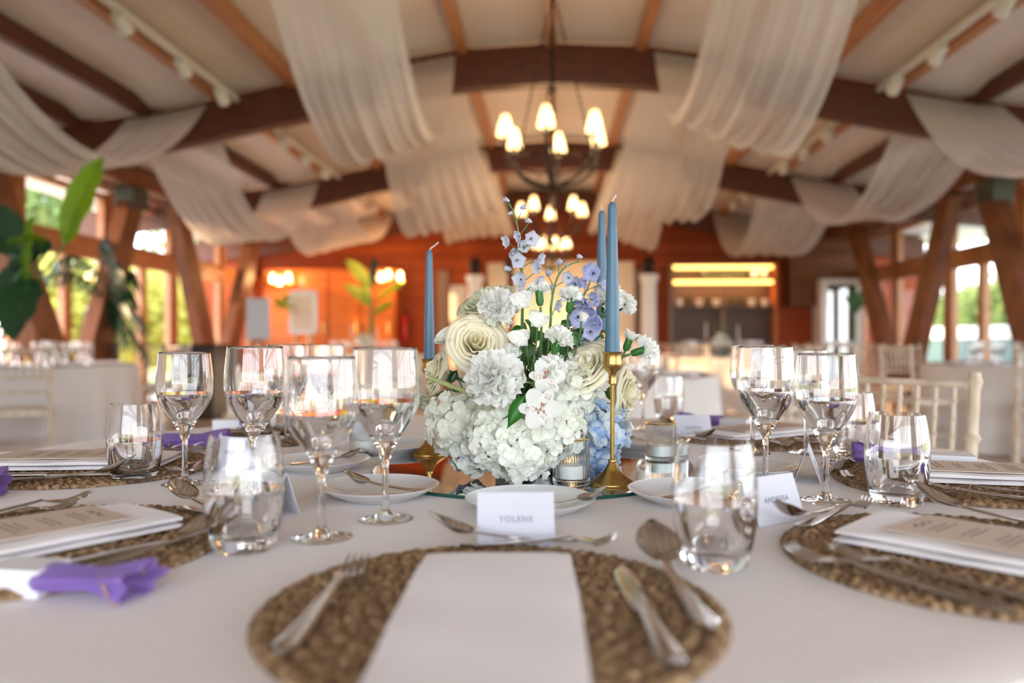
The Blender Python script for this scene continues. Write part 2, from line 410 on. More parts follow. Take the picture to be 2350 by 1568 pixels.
# ------------------------------------------------------------------ sheer ceiling drapes
def drape(name, x0, x1, ya, yb, sag, label, bulge=(0, 0), folds=6, seed=1, twist=0.0, zend=None):
    rnd = random.Random(seed); m = 40; n = 150; P = []; folds = int(folds * 1.3)
    ph = [rnd.uniform(0, 6.28) for _ in range(4)]
    for i in range(m + 1):
        t = i / m; sg = 4 * t * (1 - t); row = []
        yy = ya + .05 + (yb - ya) * t
        for j in range(n + 1):
            u = j / n
            xa = x0 - bulge[0] * math.sin(PI * t); xb = x1 + bulge[1] * math.sin(PI * t)
            x_ = xa + (xb - xa) * u
            za = arch_z((x0 + x1) / 2) * (1 - .0) + .39 + (arch_z(x0 + (x1 - x0) * u) - arch_z((x0 + x1) / 2))
            zb = za if zend is None else zend
            s_ = sag * (1 + .10 * math.sin(2.1 * u + ph[0]) + twist * (u - .5) * 2)
            pl = .034 * math.sin(2 * PI * folds * (u + .05 * math.sin(5 * u + ph[3])) + ph[1] + 1.2 * t) + .018 * math.sin(2 * PI * folds * 2.3 * u + ph[2] - t) + .010 * math.sin(2 * PI * folds * 4.1 * u + ph[0] + 2 * t)
            pl *= .35 + .65 * sg
            z = za * (1 - t) + zb * t - s_ * sg + pl * .9
            row.append((x_ + pl * .5, yy + pl * .8 * (1 if t > .5 else -1), z))
        P.append(row)
    mb = MB(); mb.grid(P)
    o = mk(name, mb, sheer, None, True, 180); tag(o, label, 'drape', 'sheer drapes slung between the roof arches')
    return o
YA0 = 3.76
drape('ceiling_drape', -1.62, -.93, YA0, Y1, 1.24, 'wide sheer white drape sagging lowest on the left, nearer of the two beside the chandelier', (0, .06), 5, 1)
drape('ceiling_drape', .97, 1.74, YA0, Y1, 1.17, 'wide sheer white drape hanging to the right of the front chandelier', (.06, 0), 5, 2)
drape('ceiling_drape', -1.76, -.95, Y1, Y2, 1.27, 'sheer drape behind the first arch, sagging left of the delphinium spike', (0, .35), 6, 3)
drape('ceiling_drape', .95, 1.8, Y1, Y2, 1.25, 'sheer drape behind the first arch, sagging above the tall blue candles', (.40, 0), 6, 4)
drape('ceiling_drape', -1.7, -.9, Y2, Y3 - .2, 1.1, 'dim sheer drape against the back wall, left of the farthest chandelier', (0, .3), 6, 5)
drape('ceiling_drape', .9, 1.7, Y2, Y3 - .2, 1.1, 'dim sheer drape against the back wall, right of the farthest chandelier', (.3, 0), 6, 6)
drape('ceiling_drape', -4.15, -3.35, YA0, Y1, .95, 'sheer drape swooping in at the upper left over the banana leaf', (0, 0), 4, 7, .12)
drape('ceiling_drape', 3.3, 4.15, YA0, Y1, .95, 'sheer drape swooping out at the upper right corner', (0, 0), 4, 8, -.12)
drape('ceiling_drape', -4.15, -3.35, Y1, Y2, 1.10, 'sunlit sheer drape swagged above the left V-shaped posts', (0, 0), 5, 9, .1)
drape('ceiling_drape', 3.35, 4.2, Y1, Y2, .90, 'cream sheer drape swagged above the right V-shaped posts', (0, 0), 5, 10, -.1)
drape('ceiling_drape', -4.1, -3.0, Y2, Y3 - .2, .75, 'small golden sheer drape over the orange part of the back wall', (0, 0), 5, 11, .05)
drape('ceiling_drape', 3.0, 4.1, Y2, Y3 - .2, .95, 'small grey sheer drape over the lit bar shelves', (0, 0), 5, 12, -.05)

# ------------------------------------------------------------------ chandeliers
def chandelier(Y, zr, R, n, label, ph=0, up=1.0, power=25, ss=1.0, far=False):
    X0, Yw = rm(0, Y); c = Vector((X0 + (.01 if not far else 0), Yw, zr))
    t = wthing('chandelier', c, label, 'chandelier', 'chandeliers hung down the middle of the room')
    hub = MB(); hub.lathe([(0, -.40), (.02, -.39), (.035, -.36), (.02, -.33), (.012, -.28), (.012, .0), (.03, .03), (.012, .06), (.010, up - .25), (.035, up - .22), (.035, up - .16), (.01, up - .13), (.01, up), (.05, up + .02), (.05, up + .04), (0, up + .04)], 12, c)
    mk('column', hub, iron, t)
    ring = MB(); ring.tube([c + Vector((math.cos(a) * R * .86, math.sin(a) * R * .86, -.20)) for a in [2 * PI * k / 36 for k in range(37)]], .008, 6); mk('ring', ring, iron, t)
    for k in range(3):
        a = ph + 2 * PI * k / 3 + .3; ch = MB()
        p0 = c + Vector((math.cos(a) * R * .86, math.sin(a) * R * .86, -.2)); p1 = c + Vector((0, 0, up - .28))
        for j in range(26):
            q = p0.lerp(p1, (j + .5) / 26); ch.ball(q, .010, 6, 4, (1, 1, 2))
        mk('chain', ch, iron, t)
    for k in range(n):
        a = ph + 2 * PI * k / n; d = Vector((math.cos(a), math.sin(a), 0)); arm = MB()
        pts = [c + Vector((0, 0, -.36)) + d * (R * .05)]
        for q in range(1, 13):
            th = PI / 2 * q / 12; pts.append(c + d * (R * math.sin(th)) + Vector((0, 0, -.36 + .26 * (1 - math.cos(th)))))
        pts.append(c + d * R + Vector((0, 0, -.07)))
        arm.tube(pts, .012, 6); arm.lathe([(0, -.08), (.03, -.075), (.018, -.06), (.012, -.05), (.012, -.02), (0, -.02)], 10, c + d * R)
        ar = mk('arm', arm, iron, t)
        sh = MB(); s2 = ss; sh.lathe([(.062 * s2, -.035), (.058 * s2, -.03 + .02), (.045 * s2, .05 * s2), (.030 * s2, .10 * s2), (.022 * s2, .115 * s2)], 16, c + d * R)
        mk('lamp_shade', sh, shade_m, ar)
        bu = MB(); bu.ball(c + d * R + Vector((0, 0, .025)), .021 * s2, 10, 8, (1, 1, 1.3)); mk('bulb', bu, bulb_m, ar)
    light('chandelier_glow', 'POINT', c + Vector((0, 0, .16)), power, (1, .62, .30), shadow_soft_size=.25)
    return t
add_translucent(shade_m, (1, .8, .5), .0, .35)
chandelier(5.5, CZ + 1.44, .355, 6, 'large black iron chandelier with six glowing shades, nearest the flowers', R_(-40), 1.3, 14)
chandelier(8.6, CZ + 1.42, .36, 5, 'black iron chandelier in the middle of the three, dim against the back wall', R_(18), 1.3, 16)
chandelier(11.4, CZ + 1.38, .24, 9, 'small crowded chandelier farthest back above the cream backdrop', 0, 1.35, 30, .9, True)
# ------------------------------------------------------------------ glassware
def split_lathe(t, parts, m, n=48):
    for nm, prof in parts: 
        mb = MB(); mb.lathe(prof, n); mk(nm, mb, m, t, smooth=55)
def wine_profile(h, rw):
    # outer: foot, stem, bowl ; inner bowl
    zb = h * .49                  # where the bowl widens
    foot = [(0, .0), (.0335, .0), (.0345, .0008), (.0335, .0016), (.020, .0035), (.010, .0065), (.0055, .012)]
    stem = [(.0055, .012), (.0042, .03), (.0040, h * .27), (.0044, h * .32), (.0072, h * .37), (.0130, h * .43)]
    ob = [(.0130, h * .43)]; K = [(.44, .483), (.62, .532), (.80, .59), (.94, .655), (1.0, .735), (.99, .82), (.95, .91), (.90, 1.0)]
    from_in = []
    for kr, kz in K: ob.append((rw * kr, h * kz))
    th = .0008
    inner = [(rw * .90 - th * .2, h + .00025), (rw * .90 - th * .8, h + .00025), (rw * .90 - th, h)] + [(rw * kr - th * 1.3, h * kz + .0004) for kr, kz in reversed(K[:-1])]
    inner += [(.0125, h * .480), (.005, h * .474), (0, h * .473)]
    # smooth with a spline through the outer bowl
    return foot, stem, ob, inner
def smooth_prof(p, k=4):
    p = [Vector((a, b, 0)) for a, b in p]; out = []
    for i in range(len(p) - 1):
        p0 = p[max(i - 1, 0)]; p1 = p[i]; p2 = p[i + 1]; p3 = p[min(i + 2, len(p) - 1)]
        for j in range(k):
            t = j / k; q = .5 * ((2 * p1) + (p2 - p0) * t + (2 * p0 - 5 * p1 + 4 * p2 - p3) * t * t + (3 * p1 - p0 - 3 * p2 + p3) * t ** 3)
            out.append((max(q.x, 0), q.y))
    out.append((p[-1].x, p[-1].y)); return out
def make_wine(h, rw, fill=.69, n=48):
    t = thing('wine_glass', (0, 0, 0), 'clear stemmed wine glass', 'wine glass', 'stemmed glasses on the front table')
    foot, stem, ob, inner = wine_profile(h, rw)
    obs = smooth_prof(ob); ins = inner[:2] + smooth_prof(inner[2:])
    split_lathe(t, [('foot', foot), ('stem', smooth_prof(stem)), ('bowl', obs + ins)], glass, n)
    zf = h * fill; prof = [(0, zf)]
    ri = [(r, z) for r, z in ins if z <= zf]
    rr = float(np.interp(zf, [z for r, z in reversed(ins)], [r for r, z in reversed(ins)]))
    prof.append((rr - .0006, zf)); prof += [(max(r - .0003, 0), z + .0002) for r, z in ri]
    mb = MB(); mb.lathe(prof, n); mk('water', mb, water_m, t, smooth=40)
    return t
wine_tall = make_wine(.2155, .0437)
wine_short = make_wine(.206, .0420)
def make_tumbler(n=64):
    t = thing('tumbler', (0, 0, 0), 'clear barrel tumbler', 'tumbler', 'barrel tumblers on the front table')
    h = .124
    out = smooth_prof([(0, 0), (.024, 0), (.0305, .002), (.0345, .012), (.0385, .032), (.0415, .062), (.0405, .092), (.0355, h)])
    ins = smooth_prof([(.0341, h), (.0388, .092), (.0398, .062), (.0366, .034), (.0320, .019), (.024, .0155), (0, .0150)])
    mb = MB(); mb.lathe(out + ins, n); mk('glass_body', mb, glass, t, smooth=60)
    zf = .066; rr = float(np.interp(zf, [z for r, z in reversed(ins)], [r for r, z in reversed(ins)]))
    prof = [(0, zf), (rr - .0005, zf)] + [(max(r - .0002, 0), z + .0002) for r, z in ins if z <= zf]
    mb = MB(); mb.lathe(prof, n); mk('water', mb, water_m, t, smooth=40)
    return t
tumbler = make_tumbler()
def tp(x, y_, z=0.0006): return (x, y_, TZ + z)
WG = [
 (wine_tall, -.159, .98, 'tall wine glass of water before the small plate left of the flowers'),
 (wine_short, -.217, .889, 'wine glass of water nearest the camera, left of the YOLENE card'),
 (wine_short, -.511, 1.218, 'wine glass of water beside the short tumbler at the far left'),
 (wine_tall, -.377, 1.145, 'wine glass of water standing behind the big left tumbler'),
 (wine_tall, -.483, 1.67, 'small-looking wine glass seen between two nearer bowls at the left'),
 (wine_tall, -.41, 1.72, 'wine glass at the far side behind the two nearest left glasses'),
 (wine_tall, .387, 1.19, 'tall wine glass of water behind the ANDRESA card'),
 (wine_tall, .478, 1.55, 'wine glass overlapped by the tall one behind the ANDRESA card'),
 (wine_short, .44, 1.093, 'wine glass of water right of the ANDRESA card'),
 (wine_short, .585, 1.55, 'wine glass half hidden behind the one right of the ANDRESA card'),
 (wine_tall, .327, 1.95, 'wine glass on the far side just right of the drooping cream rose'),
]
for p, x_, y_, lb in WG: place(p, tp(x_, y_), 0, lb)
TG = [(-.602, 1.245, 'barrel tumbler of water at the far left beside a wine glass'), (-.288, .839, 'large blurred tumbler in front of the left name card'),
 (.202, .778, 'large blurred tumbler in front of the ANDRESA card'), (.528, 1.07, 'tumbler in front of the right menu and purple bag'),
 (.434, 2.16, 'tumbler on the far side behind the GERMAN card'), (.655, 1.5, 'tumbler behind the right wine glasses, tinged purple'), (-.53, 1.72, 'tumbler on the far side behind the left wine glasses')]
for x_, y_, lb in TG: place(tumbler, tp(x_, y_), 0, lb)

# ------------------------------------------------------------------ front table cloth
TC = (-.06, 1.40); TR = .965
def cloth(cx, cy_, R, label, m, folds=15, seed=0, droop=.74, rect=None):
    rnd = random.Random(seed); n = 360; P = []
    rings = [0.0, .3, .6, .85, .95, .985, 1.0]
    for q in rings: P.append([(cx + R * q * math.cos(2 * PI * k / n), cy_ + R * q * math.sin(2 * PI * k / n), TZ - (.0 if q < 1 else .004)) for k in range(n)])
    ph = [rnd.uniform(0, 6.28) for _ in range(5)]
    for i in range(1, 15):
        t = i / 14; row = []
        for k in range(n):
            a = 2 * PI * k / n
            w_ = math.sin(folds * a + ph[0] + .8 * math.sin(3 * a + ph[1])) + .5 * math.sin(folds * 1.7 * a // 1 + ph[2]) * 0
            r = R + .006 + .03 * t + .055 * t * w_ + .02 * t * math.sin(5 * a + ph[3])
            row.append((cx + r * math.cos(a), cy_ + r * math.sin(a), TZ - .006 - droop * t))
        P.append(row)
    mb = MB(); mb.grid(P, True); o = mk('tablecloth', mb, m, smooth=60)
    tag(o, label, 'tablecloth'); return o
cloth(TC[0], TC[1], TR, 'plain white linen cloth on the large round table in front', linen, 17, 1)

# ------------------------------------------------------------------ woven placemats
def make_mat():
    nr, na = 110, 620; Rm = .19; wr = Rm / 11.0; P = []
    for i in range(nr + 1):
        r = .004 + (Rm - .004) * i / nr; row = []
        s_ = (r % wr) / wr; ring = int(r / wr)
        for k in range(na):
            a = 2 * PI * k / na; n_b = max(6, int(2 * PI * (ring + .5) * wr / .0125))
            t = a / (2 * PI) * n_b
            hh = abs(math.sin(PI * (t + (.9 * s_ if s_ < .5 else -.9 * s_ + .5))))
            env = math.sin(PI * min(max(s_, .02), .98)) ** .5
            z = .0035 + .0062 * env * (.35 + .65 * hh) + .0008 * math.sin(a * 37 + ring * 2)
            rr = r + (.0022 * math.sin(t * 2 * PI) if i > nr - 6 else 0)
            row.append((rr * math.cos(a), rr * math.sin(a), z))
        P.append(row)
    P.append([(Rm * .995 * math.cos(2 * PI * k / na), Rm * .995 * math.sin(2 * PI * k / na), .0004) for k in range(na)])
    mb = MB(); mb.grid(P, True)
    m = bpy.data.materials.new('woven_seagrass'); m.use_nodes = True; n = m.node_tree.nodes; l = m.node_tree.links; b = n['Principled BSDF']; b.inputs['Roughness'].default_value = .7
    co = n.new('ShaderNodeTexCoord'); t1 = n.new('ShaderNodeTexNoise'); t1.inputs['Scale'].default_value = 140; t1.inputs['Detail'].default_value = 4; l.new(co.outputs['Object'], t1.inputs['Vector'])
    r = n.new('ShaderNodeValToRGB'); l.new(t1.outputs['Fac'], r.inputs[0]); r.color_ramp.elements[0].position = .34; r.color_ramp.elements[1].position = .68
    r.color_ramp.elements[0].color = (.09, .045, .02, 1); r.color_ramp.elements[1].color = (.42, .28, .145, 1)
    e = r.color_ramp.elements.new(.5); e.color = (.22, .125, .06, 1)
    l.new(r.outputs[0], b.inputs['Base Color'])
    bp = n.new('ShaderNodeBump'); bp.inputs['Strength'].default_value = .5; bp.inputs['Distance'].default_value = .002; l.new(t1.outputs['Fac'], bp.inputs['Height']); l.new(bp.outputs[0], b.inputs['Normal'])
    o = mk('placemat', mb, m, smooth=180); tag(o, 'round woven seagrass placemat', 'placemat', 'woven placemats on the front table'); return o
placemat = make_mat()

# ------------------------------------------------------------------ cutlery (lies along +Y, head at +Y, origin at the middle)
def blade(st, th=.0016, n=8):
    """stations (y, halfwidth, z, dish) -> closed strip"""
    P = []
    for (y_, hw, z, dish) in st:
        top = []; bot = []
        for j in range(n + 1):
            u = -1 + 2 * j / n
            zz = z + dish * (u * u)
            top.append((u * hw, y_, zz + th / 2 * (1 - .7 * u ** 4))); bot.append((u * hw, y_, zz - th / 2 * (1 - .7 * u ** 4)))
        P.append(top + bot[::-1])
    mb = MB(); mb.grid(P, True); k = len(P[0]); mb.f.append(tuple(range(k - 1, -1, -1))); mb.f.append(tuple(range(len(mb.v) - k, len(mb.v)))); return mb
def handle_st(L, y0, z0, w0=.0042, w1=.0105):   # from the neck (y0) back to the end (y0-L)
    out = []
    for i in range(15):
        t = i / 14; wd = w0 + (w1 - w0) * (t ** 1.5); 
        if t > .93: wd *= .80
        out.append((y0 - L * t, wd if i < 14 else wd * .5, z0 + .010 * (1 - t) ** 2 - .0 , .0))
    return out[::-1]
def make_spoon(L=.195):
    k_ = L / .195; t = thing('spoon', (0, 0, 0), 'steel spoon', 'spoon'); bl = L * .30; yb = L / 2 - bl
    st = []
    for i in range(15):
        q = i / 14; hw = .0215 * (L / .195) * math.sin(PI * min(max(q * .93 + .06, 0), 1)) ** .62
        dz = -.0095 * math.sin(PI * q)
        st.append((yb + bl * q, max(hw, .003), .013 + dz + .026 * q * k_, .0085 * math.sin(PI * min(q + .05, 1)) ** .8))
    mk('bowl', blade(st, .0013, 12), steel, t, smooth=180)
    mk('handle', blade(handle_st(L * .70, yb + .002, .0035), .0024), steel, t, smooth=60); return t
def make_fork(L=.20):
    t = thing('fork', (0, 0, 0), 'steel fork', 'fork'); hl = L * .30; yh = L / 2 - hl; k = L / .2
    mb = blade([(yh - .002, .0045 * k, .0135, 0), (yh + .008, .0085 * k, .010, .001), (yh + .020, .0125 * k, .0075, .0015), (yh + .026, .0128 * k, .0068, .0015)], .0018)
    for j in range(4):
        x_ = (-1.5 + j) * .0066 * k
        pts = [(x_ * (1 - .1 * q), yh + .024 + (hl - .024) * q, .0068 + .010 * q ** 1.8) for q in (0, .3, .6, .85, 1)]
        mb.tube(pts, [.0019, .0018, .0016, .0013, .0006], 6)
    mk('tines', mb, steel, t, smooth=60)
    mk('handle', blade(handle_st(L * .70, yh, .0035), .0026), steel, t, smooth=60); return t
def make_knife(L=.225):
    t = thing('knife', (0, 0, 0), 'steel knife', 'knife'); yb = -L / 2 + L * .46; st = []
    for i in range(14):
        q = i / 13; hw = .0075 + .003 * math.sin(PI * q) 
        if q > .8: hw *= max(.12, math.cos((q - .8) / .2 * PI / 2))
        st.append((yb + (L / 2 - yb) * q, hw, .003, 0))
    mk('blade', blade(st, .0012), steel, t, smooth=60)
    st = [(yb + .002, .0052, .0042, 0), (yb - .01, .0062, .0045, 0), (yb - L * .25, .0075, .0045, 0), (yb - L * .44, .0098, .0045, 0), (-L / 2, .0072, .0045, 0)]
    mk('handle', blade(st, .0055), steel, t, smooth=60); return t
spoon = make_spoon(); fork = make_fork(); knife = make_knife(); dspoon = make_spoon(.165); dfork = make_fork(.165); tspoon = make_spoon(.125)

def cloth_fold(w_, l_, h=.012, seed=0, layers=2):      # folded napkin, soft stack
    rnd = random.Random(seed); mb = MB()
    for q in range(layers):
        P = []; z0 = h * q / layers + .001; z1 = h * (q + 1) / layers - .0012
        nx, ny = 14, 30; ox, oy = (rnd.uniform(-.003, .003), rnd.uniform(-.003, .003)) if q < layers - 1 else (0, 0)
        prof = []
        for j in range(nx + 1):
            u = -1 + 2 * j / nx; prof.append((u * w_ / 2, z1 - .0012 * u ** 6, 1))
        for j in range(nx + 1):
            u = 1 - 2 * j / nx; prof.append((u * w_ / 2 * .995, z0, 0))
        for i in range(ny + 1):
            v = -1 + 2 * i / ny; row = []
            for (x_, z, tp_) in prof:
                wv = .0008 * math.sin(9 * v + 20 * x_ + q + seed) * tp_
                row.append((x_ * (1 + .012 * math.sin(3 * v + q)) + ox, v * l_ / 2 + oy, z + wv - (.002 * abs(v) ** 10 if tp_ else 0)))
            P.append(row)
        mb.grid(P, True); k = len(prof); b = len(mb.v) - k * (ny + 1)
        mb.f.append(tuple(range(b + k - 1, b - 1, -1))); mb.f.append(tuple(range(len(mb.v) - k, len(mb.v))))
    return mb
def make_napkin():
    return tag(mk('napkin', cloth_fold(.138, .34, .016, 3), napkin_m, smooth=50), 'white folded napkin', 'napkin', 'folded napkins at the place settings')
napkin = make_napkin()
def make_menu():
    t = thing('menu_card', (0, 0, 0), 'menu', 'menu card', 'printed menus on the napkins')
    mb = MB(); mb.box((0, 0, .001), (.105, .235, .0012)); mk('sheet', mb, menu_paper, t, smooth=0)
    rnd = random.Random(4); mb = MB(); y_ = .085
    for blk in range(5):
        for ln in range(rnd.choice((2, 3))):
            x0 = -rnd.uniform(.018, .036); x_ = x0
            while x_ < -x0:
                ww = rnd.uniform(.004, .012); mb.box((x_ + ww / 2, y_, .00175), (ww, .0018, .0002)); x_ += ww + .0025
            y_ -= .0075
        y_ -= .016
    mb.tube([(-.02, .098, .0018), (-.012, .104, .0018), (-.006, .096, .0018), (.004, .104, .0018), (.012, .097, .0018), (.02, .102, .0018)], .0006, 5)
    mk('printing', mb, ink_dark, t, smooth=0); return t
menu = make_menu()
def make_plate():
    t = thing('side_plate', (0, 0, 0), 'plate', 'plate', 'small white plates around the flowers')
    mb = MB(); mb.lathe(smooth_prof([(0, .004), (.045, .004), (.058, .006), (.075, .0125), (.0845, .0175), (.0855, .0185), (.085, .0172), (.072, .009), (.056, .002), (.053, 0), (.050, 0), (.048, .0018), (0, .0018)], 3), 64)
    o = mk('plate', mb, porcelain, None, smooth=180); bpy.data.objects.remove(t); tag(o, 'plate', 'plate', 'small white plates around the flowers'); return o
plate = make_plate()

def text_obj(s_, size, parent, loc, rot, m, name='printed_name', space=1.1):
    c = bpy.data.curves.new(name, 'FONT'); c.body = s_; c.size = size; c.align_x = 'CENTER'; c.align_y = 'CENTER'; c.extrude = .0001; c.space_character = space; c.offset = .00025
    c.materials.append(m); tmp = bpy.data.objects.new('tmp', c); COL.objects.link(tmp); me = bpy.data.meshes.new_from_object(tmp.evaluated_get(bpy.context.evaluated_depsgraph_get())); bpy.data.objects.remove(tmp); o = bpy.data.objects.new(name, me); link(o, parent); o.location = loc; o.rotation_euler = rot; return o
def name_card(x_, y_, rz, s_, label, hgt=.056, wd=.085):
    t = thing('place_card', tp(x_, y_), label, 'place card', 'name cards at the place settings', rz)
    lean = .020; mb = MB(); th = .0009
    for sgn in (-1, 1):
        p = []
        for z, yy in ((0, sgn * lean), (hgt, 0)):
            for dx, dy in ((-wd / 2, -th / 2), (wd / 2, -th / 2), (wd / 2, th / 2), (-wd / 2, th / 2)): p.append((dx, yy + dy, z))
        mb.hexa(p)
    mk('folded_card', mb, paper, t, smooth=0)
    if s_:
        ang = math.atan2(hgt, lean)
        text_obj(s_, .0088, t, (0, -lean * .5 - .0008, hgt * .5), (ang, 0, 0), ink, space=1.2)
    return t

# ------------------------------------------------------------------ place settings
SET = [ # mat x, y, phrase, card(x,y,text), plate(x,y)
 (-.017, .644, 'the YOLENE setting', (.004, .868, 'YOLENE', 'white tent name card reading YOLENE, in front'), (.024, 1.03), 0),
 (.476, .795, 'the ANDRESA setting', (.322, .975, 'ANDRESA', 'white tent name card reading ANDRESA'), (.248, 1.087), -1),
 (-.509, .846, 'the front left setting', (-.318, 1.02, 'RACHEL', 'tilted name card seen through the big left tumbler'), (-.191, 1.12), 1),
 (.707, 1.223, 'the middle right setting', (.478, 1.26, 'TIM', 'name card seen nearly edge-on below the right wine glasses'), (.387, 1.30), -2),
 (-.721, 1.36, 'the middle left setting', (-.485, 1.34, 'ZIMANY', 'name card reading ZIMANY behind the big left tumbler'), (-.334, 1.36), 2),
 (.538, 1.763, 'the far right setting', (.405, 1.76, 'GERMAN', 'name card reading GERMAN behind the right votive glass'), (.27, 1.62), -3),
 (-.50, 1.86, 'the far left setting', (-.37, 1.73, '', 'blank-looking name card behind the nearest left glasses'), (-.236, 1.56), 3),
]
for mx, my, ph, cd, pl, k in SET:
    d = Vector((TC[0] - mx, TC[1] - my, 0)); 
    if k == 0: d = Vector((0, 1, 0))
    d.normalize(); rz = math.atan2(d.y, d.x) - PI / 2
    M = Matrix.Translation(Vector((mx, my, TZ))) @ Matrix.Rotation(rz, 4, 'Z')
    rnd = random.Random(k * 7 + 5)
    def L(u, v, z=0): return M @ Vector((u, v, z))
    place(placemat, L(0, 0), rz + k, 'round woven seagrass placemat at ' + ph)
    jj = 0 if k == 0 else rnd.uniform(-.03, .03)
    place(fork, L(-.135, -.008, .008), rz - .08 + jj, 'steel dinner fork left of the napkin at ' + ph, 'dinner forks at the settings')
    if k == 0:
        place(napkin, L(-.001, -.07, .010), rz - .03, 'plain white folded napkin at ' + ph)
    else:
        place(napkin, L(.005, -.05, .010), rz + rnd.uniform(-.05, .05), 'white folded napkin under a beige menu at ' + ph)
        place(menu, L(.0, -.045, .0262), rz + rnd.uniform(-.04, .04), 'beige printed menu on the napkin at ' + ph)
    place(knife, L(.122, -.015, .008), rz + .02, 'steel dinner knife right of the napkin at ' + ph, 'dinner knives at the settings')
    place(spoon, L(.160, .030, .009), rz + .05 - jj, 'steel soup spoon right of the knife at ' + ph, 'soup spoons at the settings')
    place(dspoon, L(.012, .186, .009), rz + R_(90) + .05, 'steel dessert spoon above the napkin at ' + ph, 'dessert spoons at the settings')
    place(dfork, L(.045, .172, .0075), rz - R_(90) - .04, 'steel dessert fork above the napkin at ' + ph, 'dessert forks at the settings')
    if k != 0: 
        place(fork, L(-.168, .02, .0075), rz - .03, 'second steel fork, outermost on the left side of ' + ph, 'starter forks at the settings')
    place(plate, tp(*pl), 0, 'small white plate inward of ' + ph)
    if k in (0, 1, -1, 2, -3):
        a = {0: R_(-95), 1: R_(80), -1: R_(-62), 2: R_(-75), -3: R_(70)}[k]
        place(tspoon, (pl[0] + (.01 if k else .035), pl[1] - (.0 if k else .02), TZ + .008), a, 'teaspoon on the small plate inward of ' + ph, 'teaspoons on the small plates')
    cr = {0: 0.03, -1: R_(32), 1: R_(-42), -2: R_(68), 2: R_(-28) - R_(0), -3: R_(8), 3: R_(10)}[k]
    name_card(cd[0], cd[1], cr, cd[2], cd[3])
# ------------------------------------------------------------------ centrepiece: mirror, vase, candles, votives
t = thing('round_mirror', tp(.03, 1.355), 'round mirror centrepiece base under the vase and candlesticks', 'mirror')
mb = MB(); mb.lathe([(0, .0045), (.268, .0045)], 96); mk('reflective_face', mb, mirror_m, t, smooth=0)
mb = MB(); mb.lathe([(.268, .0045), (.270, .004), (.270, 0), (0, 0)], 96); mk('bevelled_edge', mb, mirror_edge, t, smooth=30)
MZ = .0046
VC = Vector((.028, 1.315, TZ + MZ))
t = thing('flower_vase', VC, 'dark teal glazed faceted vase on the mirror, hidden by hydrangeas', 'vase')
mb = MB(); mb.lathe([(0, 0), (.052, 0), (.056, .004), (.058, .05), (.055, .10), (.050, .10), (.050, .012), (0, .012)], 8, (0, 0, 0)); mk('vase_body', mb, vase_m, t, smooth=0)
t.rotation_euler = (0, 0, R_(10))
def candlestick(x_, y_, hh, label, clabel, ch=.238, wick=(.0, .0), r0=.0118):
    t = thing('candlestick', tp(x_, y_, MZ), label, 'candlestick', 'brass candlesticks on the mirror')
    mb = MB(); mb.lathe(smooth_prof([(0, 0), (.0355, 0), (.0360, .002), (.0355, .004), (.033, .0055), (.024, .011), (.014, .019), (.0085, .028), (.0055, .034)], 3), 40); mk('base', mb, brass, t, smooth=60)
    mb = MB(); mb.lathe([(.0062, .033), (.0066, .035), (.0062, .037), (.0034, .038), (.0033, hh - .052), (.0036, hh - .050)], 20); mk('stem', mb, brass, t, smooth=40)
    cup = [(.0036, hh - .050), (.0062, hh - .049), (.0064, hh - .047), (.0056, hh - .045), (.0058, hh - .037), (.0072, hh - .031), (.012, hh - .027), (.0142, hh - .021), (.0147, hh - .017), (.0140, hh - .0145), (.0138, hh - .006), (.0150, hh - .001), (.0160, hh), (.0145, hh - .001), (.0120, hh - .006), (.0118, hh - .018), (0, hh - .018)]
    mb = MB(); mb.lathe(cup, 32); mk('cup', mb, brass, t, smooth=40)
    c = thing('taper_candle', tp(x_, y_, MZ + hh - .016), clabel, 'candle', 'blue taper candles')
    H = ch + .016
    mb = MB(); mb.lathe([(0, 0), (r0 - .0004, 0), (r0, .01), (r0 * .87, H * .4), (r0 * .66, H * .8), (r0 * .56, H - .010), (r0 * .48, H - .005), (r0 * .25, H - .0015), (0, H)], 28); mk('wax', mb, wax_blue, c, smooth=50)
    mb = MB(); wx, wz = wick; mb.tube([(0, 0, H - .002), (wx * .2, 0, H + .003), (wx * .6, 0, H + .003 + wz * .5), (wx, 0, H + .004 + wz)], .0009, 6); mk('wick', mb, wick_m, c)
candlestick(.154, 1.197, .203, 'brass candlestick in front of the cream roses, nearest the camera', 'tall blue taper candle nearest the camera, on the front brass candlestick', .231, (.006, .006))
candlestick(.176, 1.53, .240, 'brass candlestick behind the flowers beside the front blue candle', 'blue taper candle standing just behind the tallest one', .236, (-.001, .006))
candlestick(-.159, 1.5, .185, 'brass candlestick at the left rim of the mirror behind the hydrangea', 'blue taper candle on its own left of the flowers with bent wick', .210, (.018, .010), .0108)
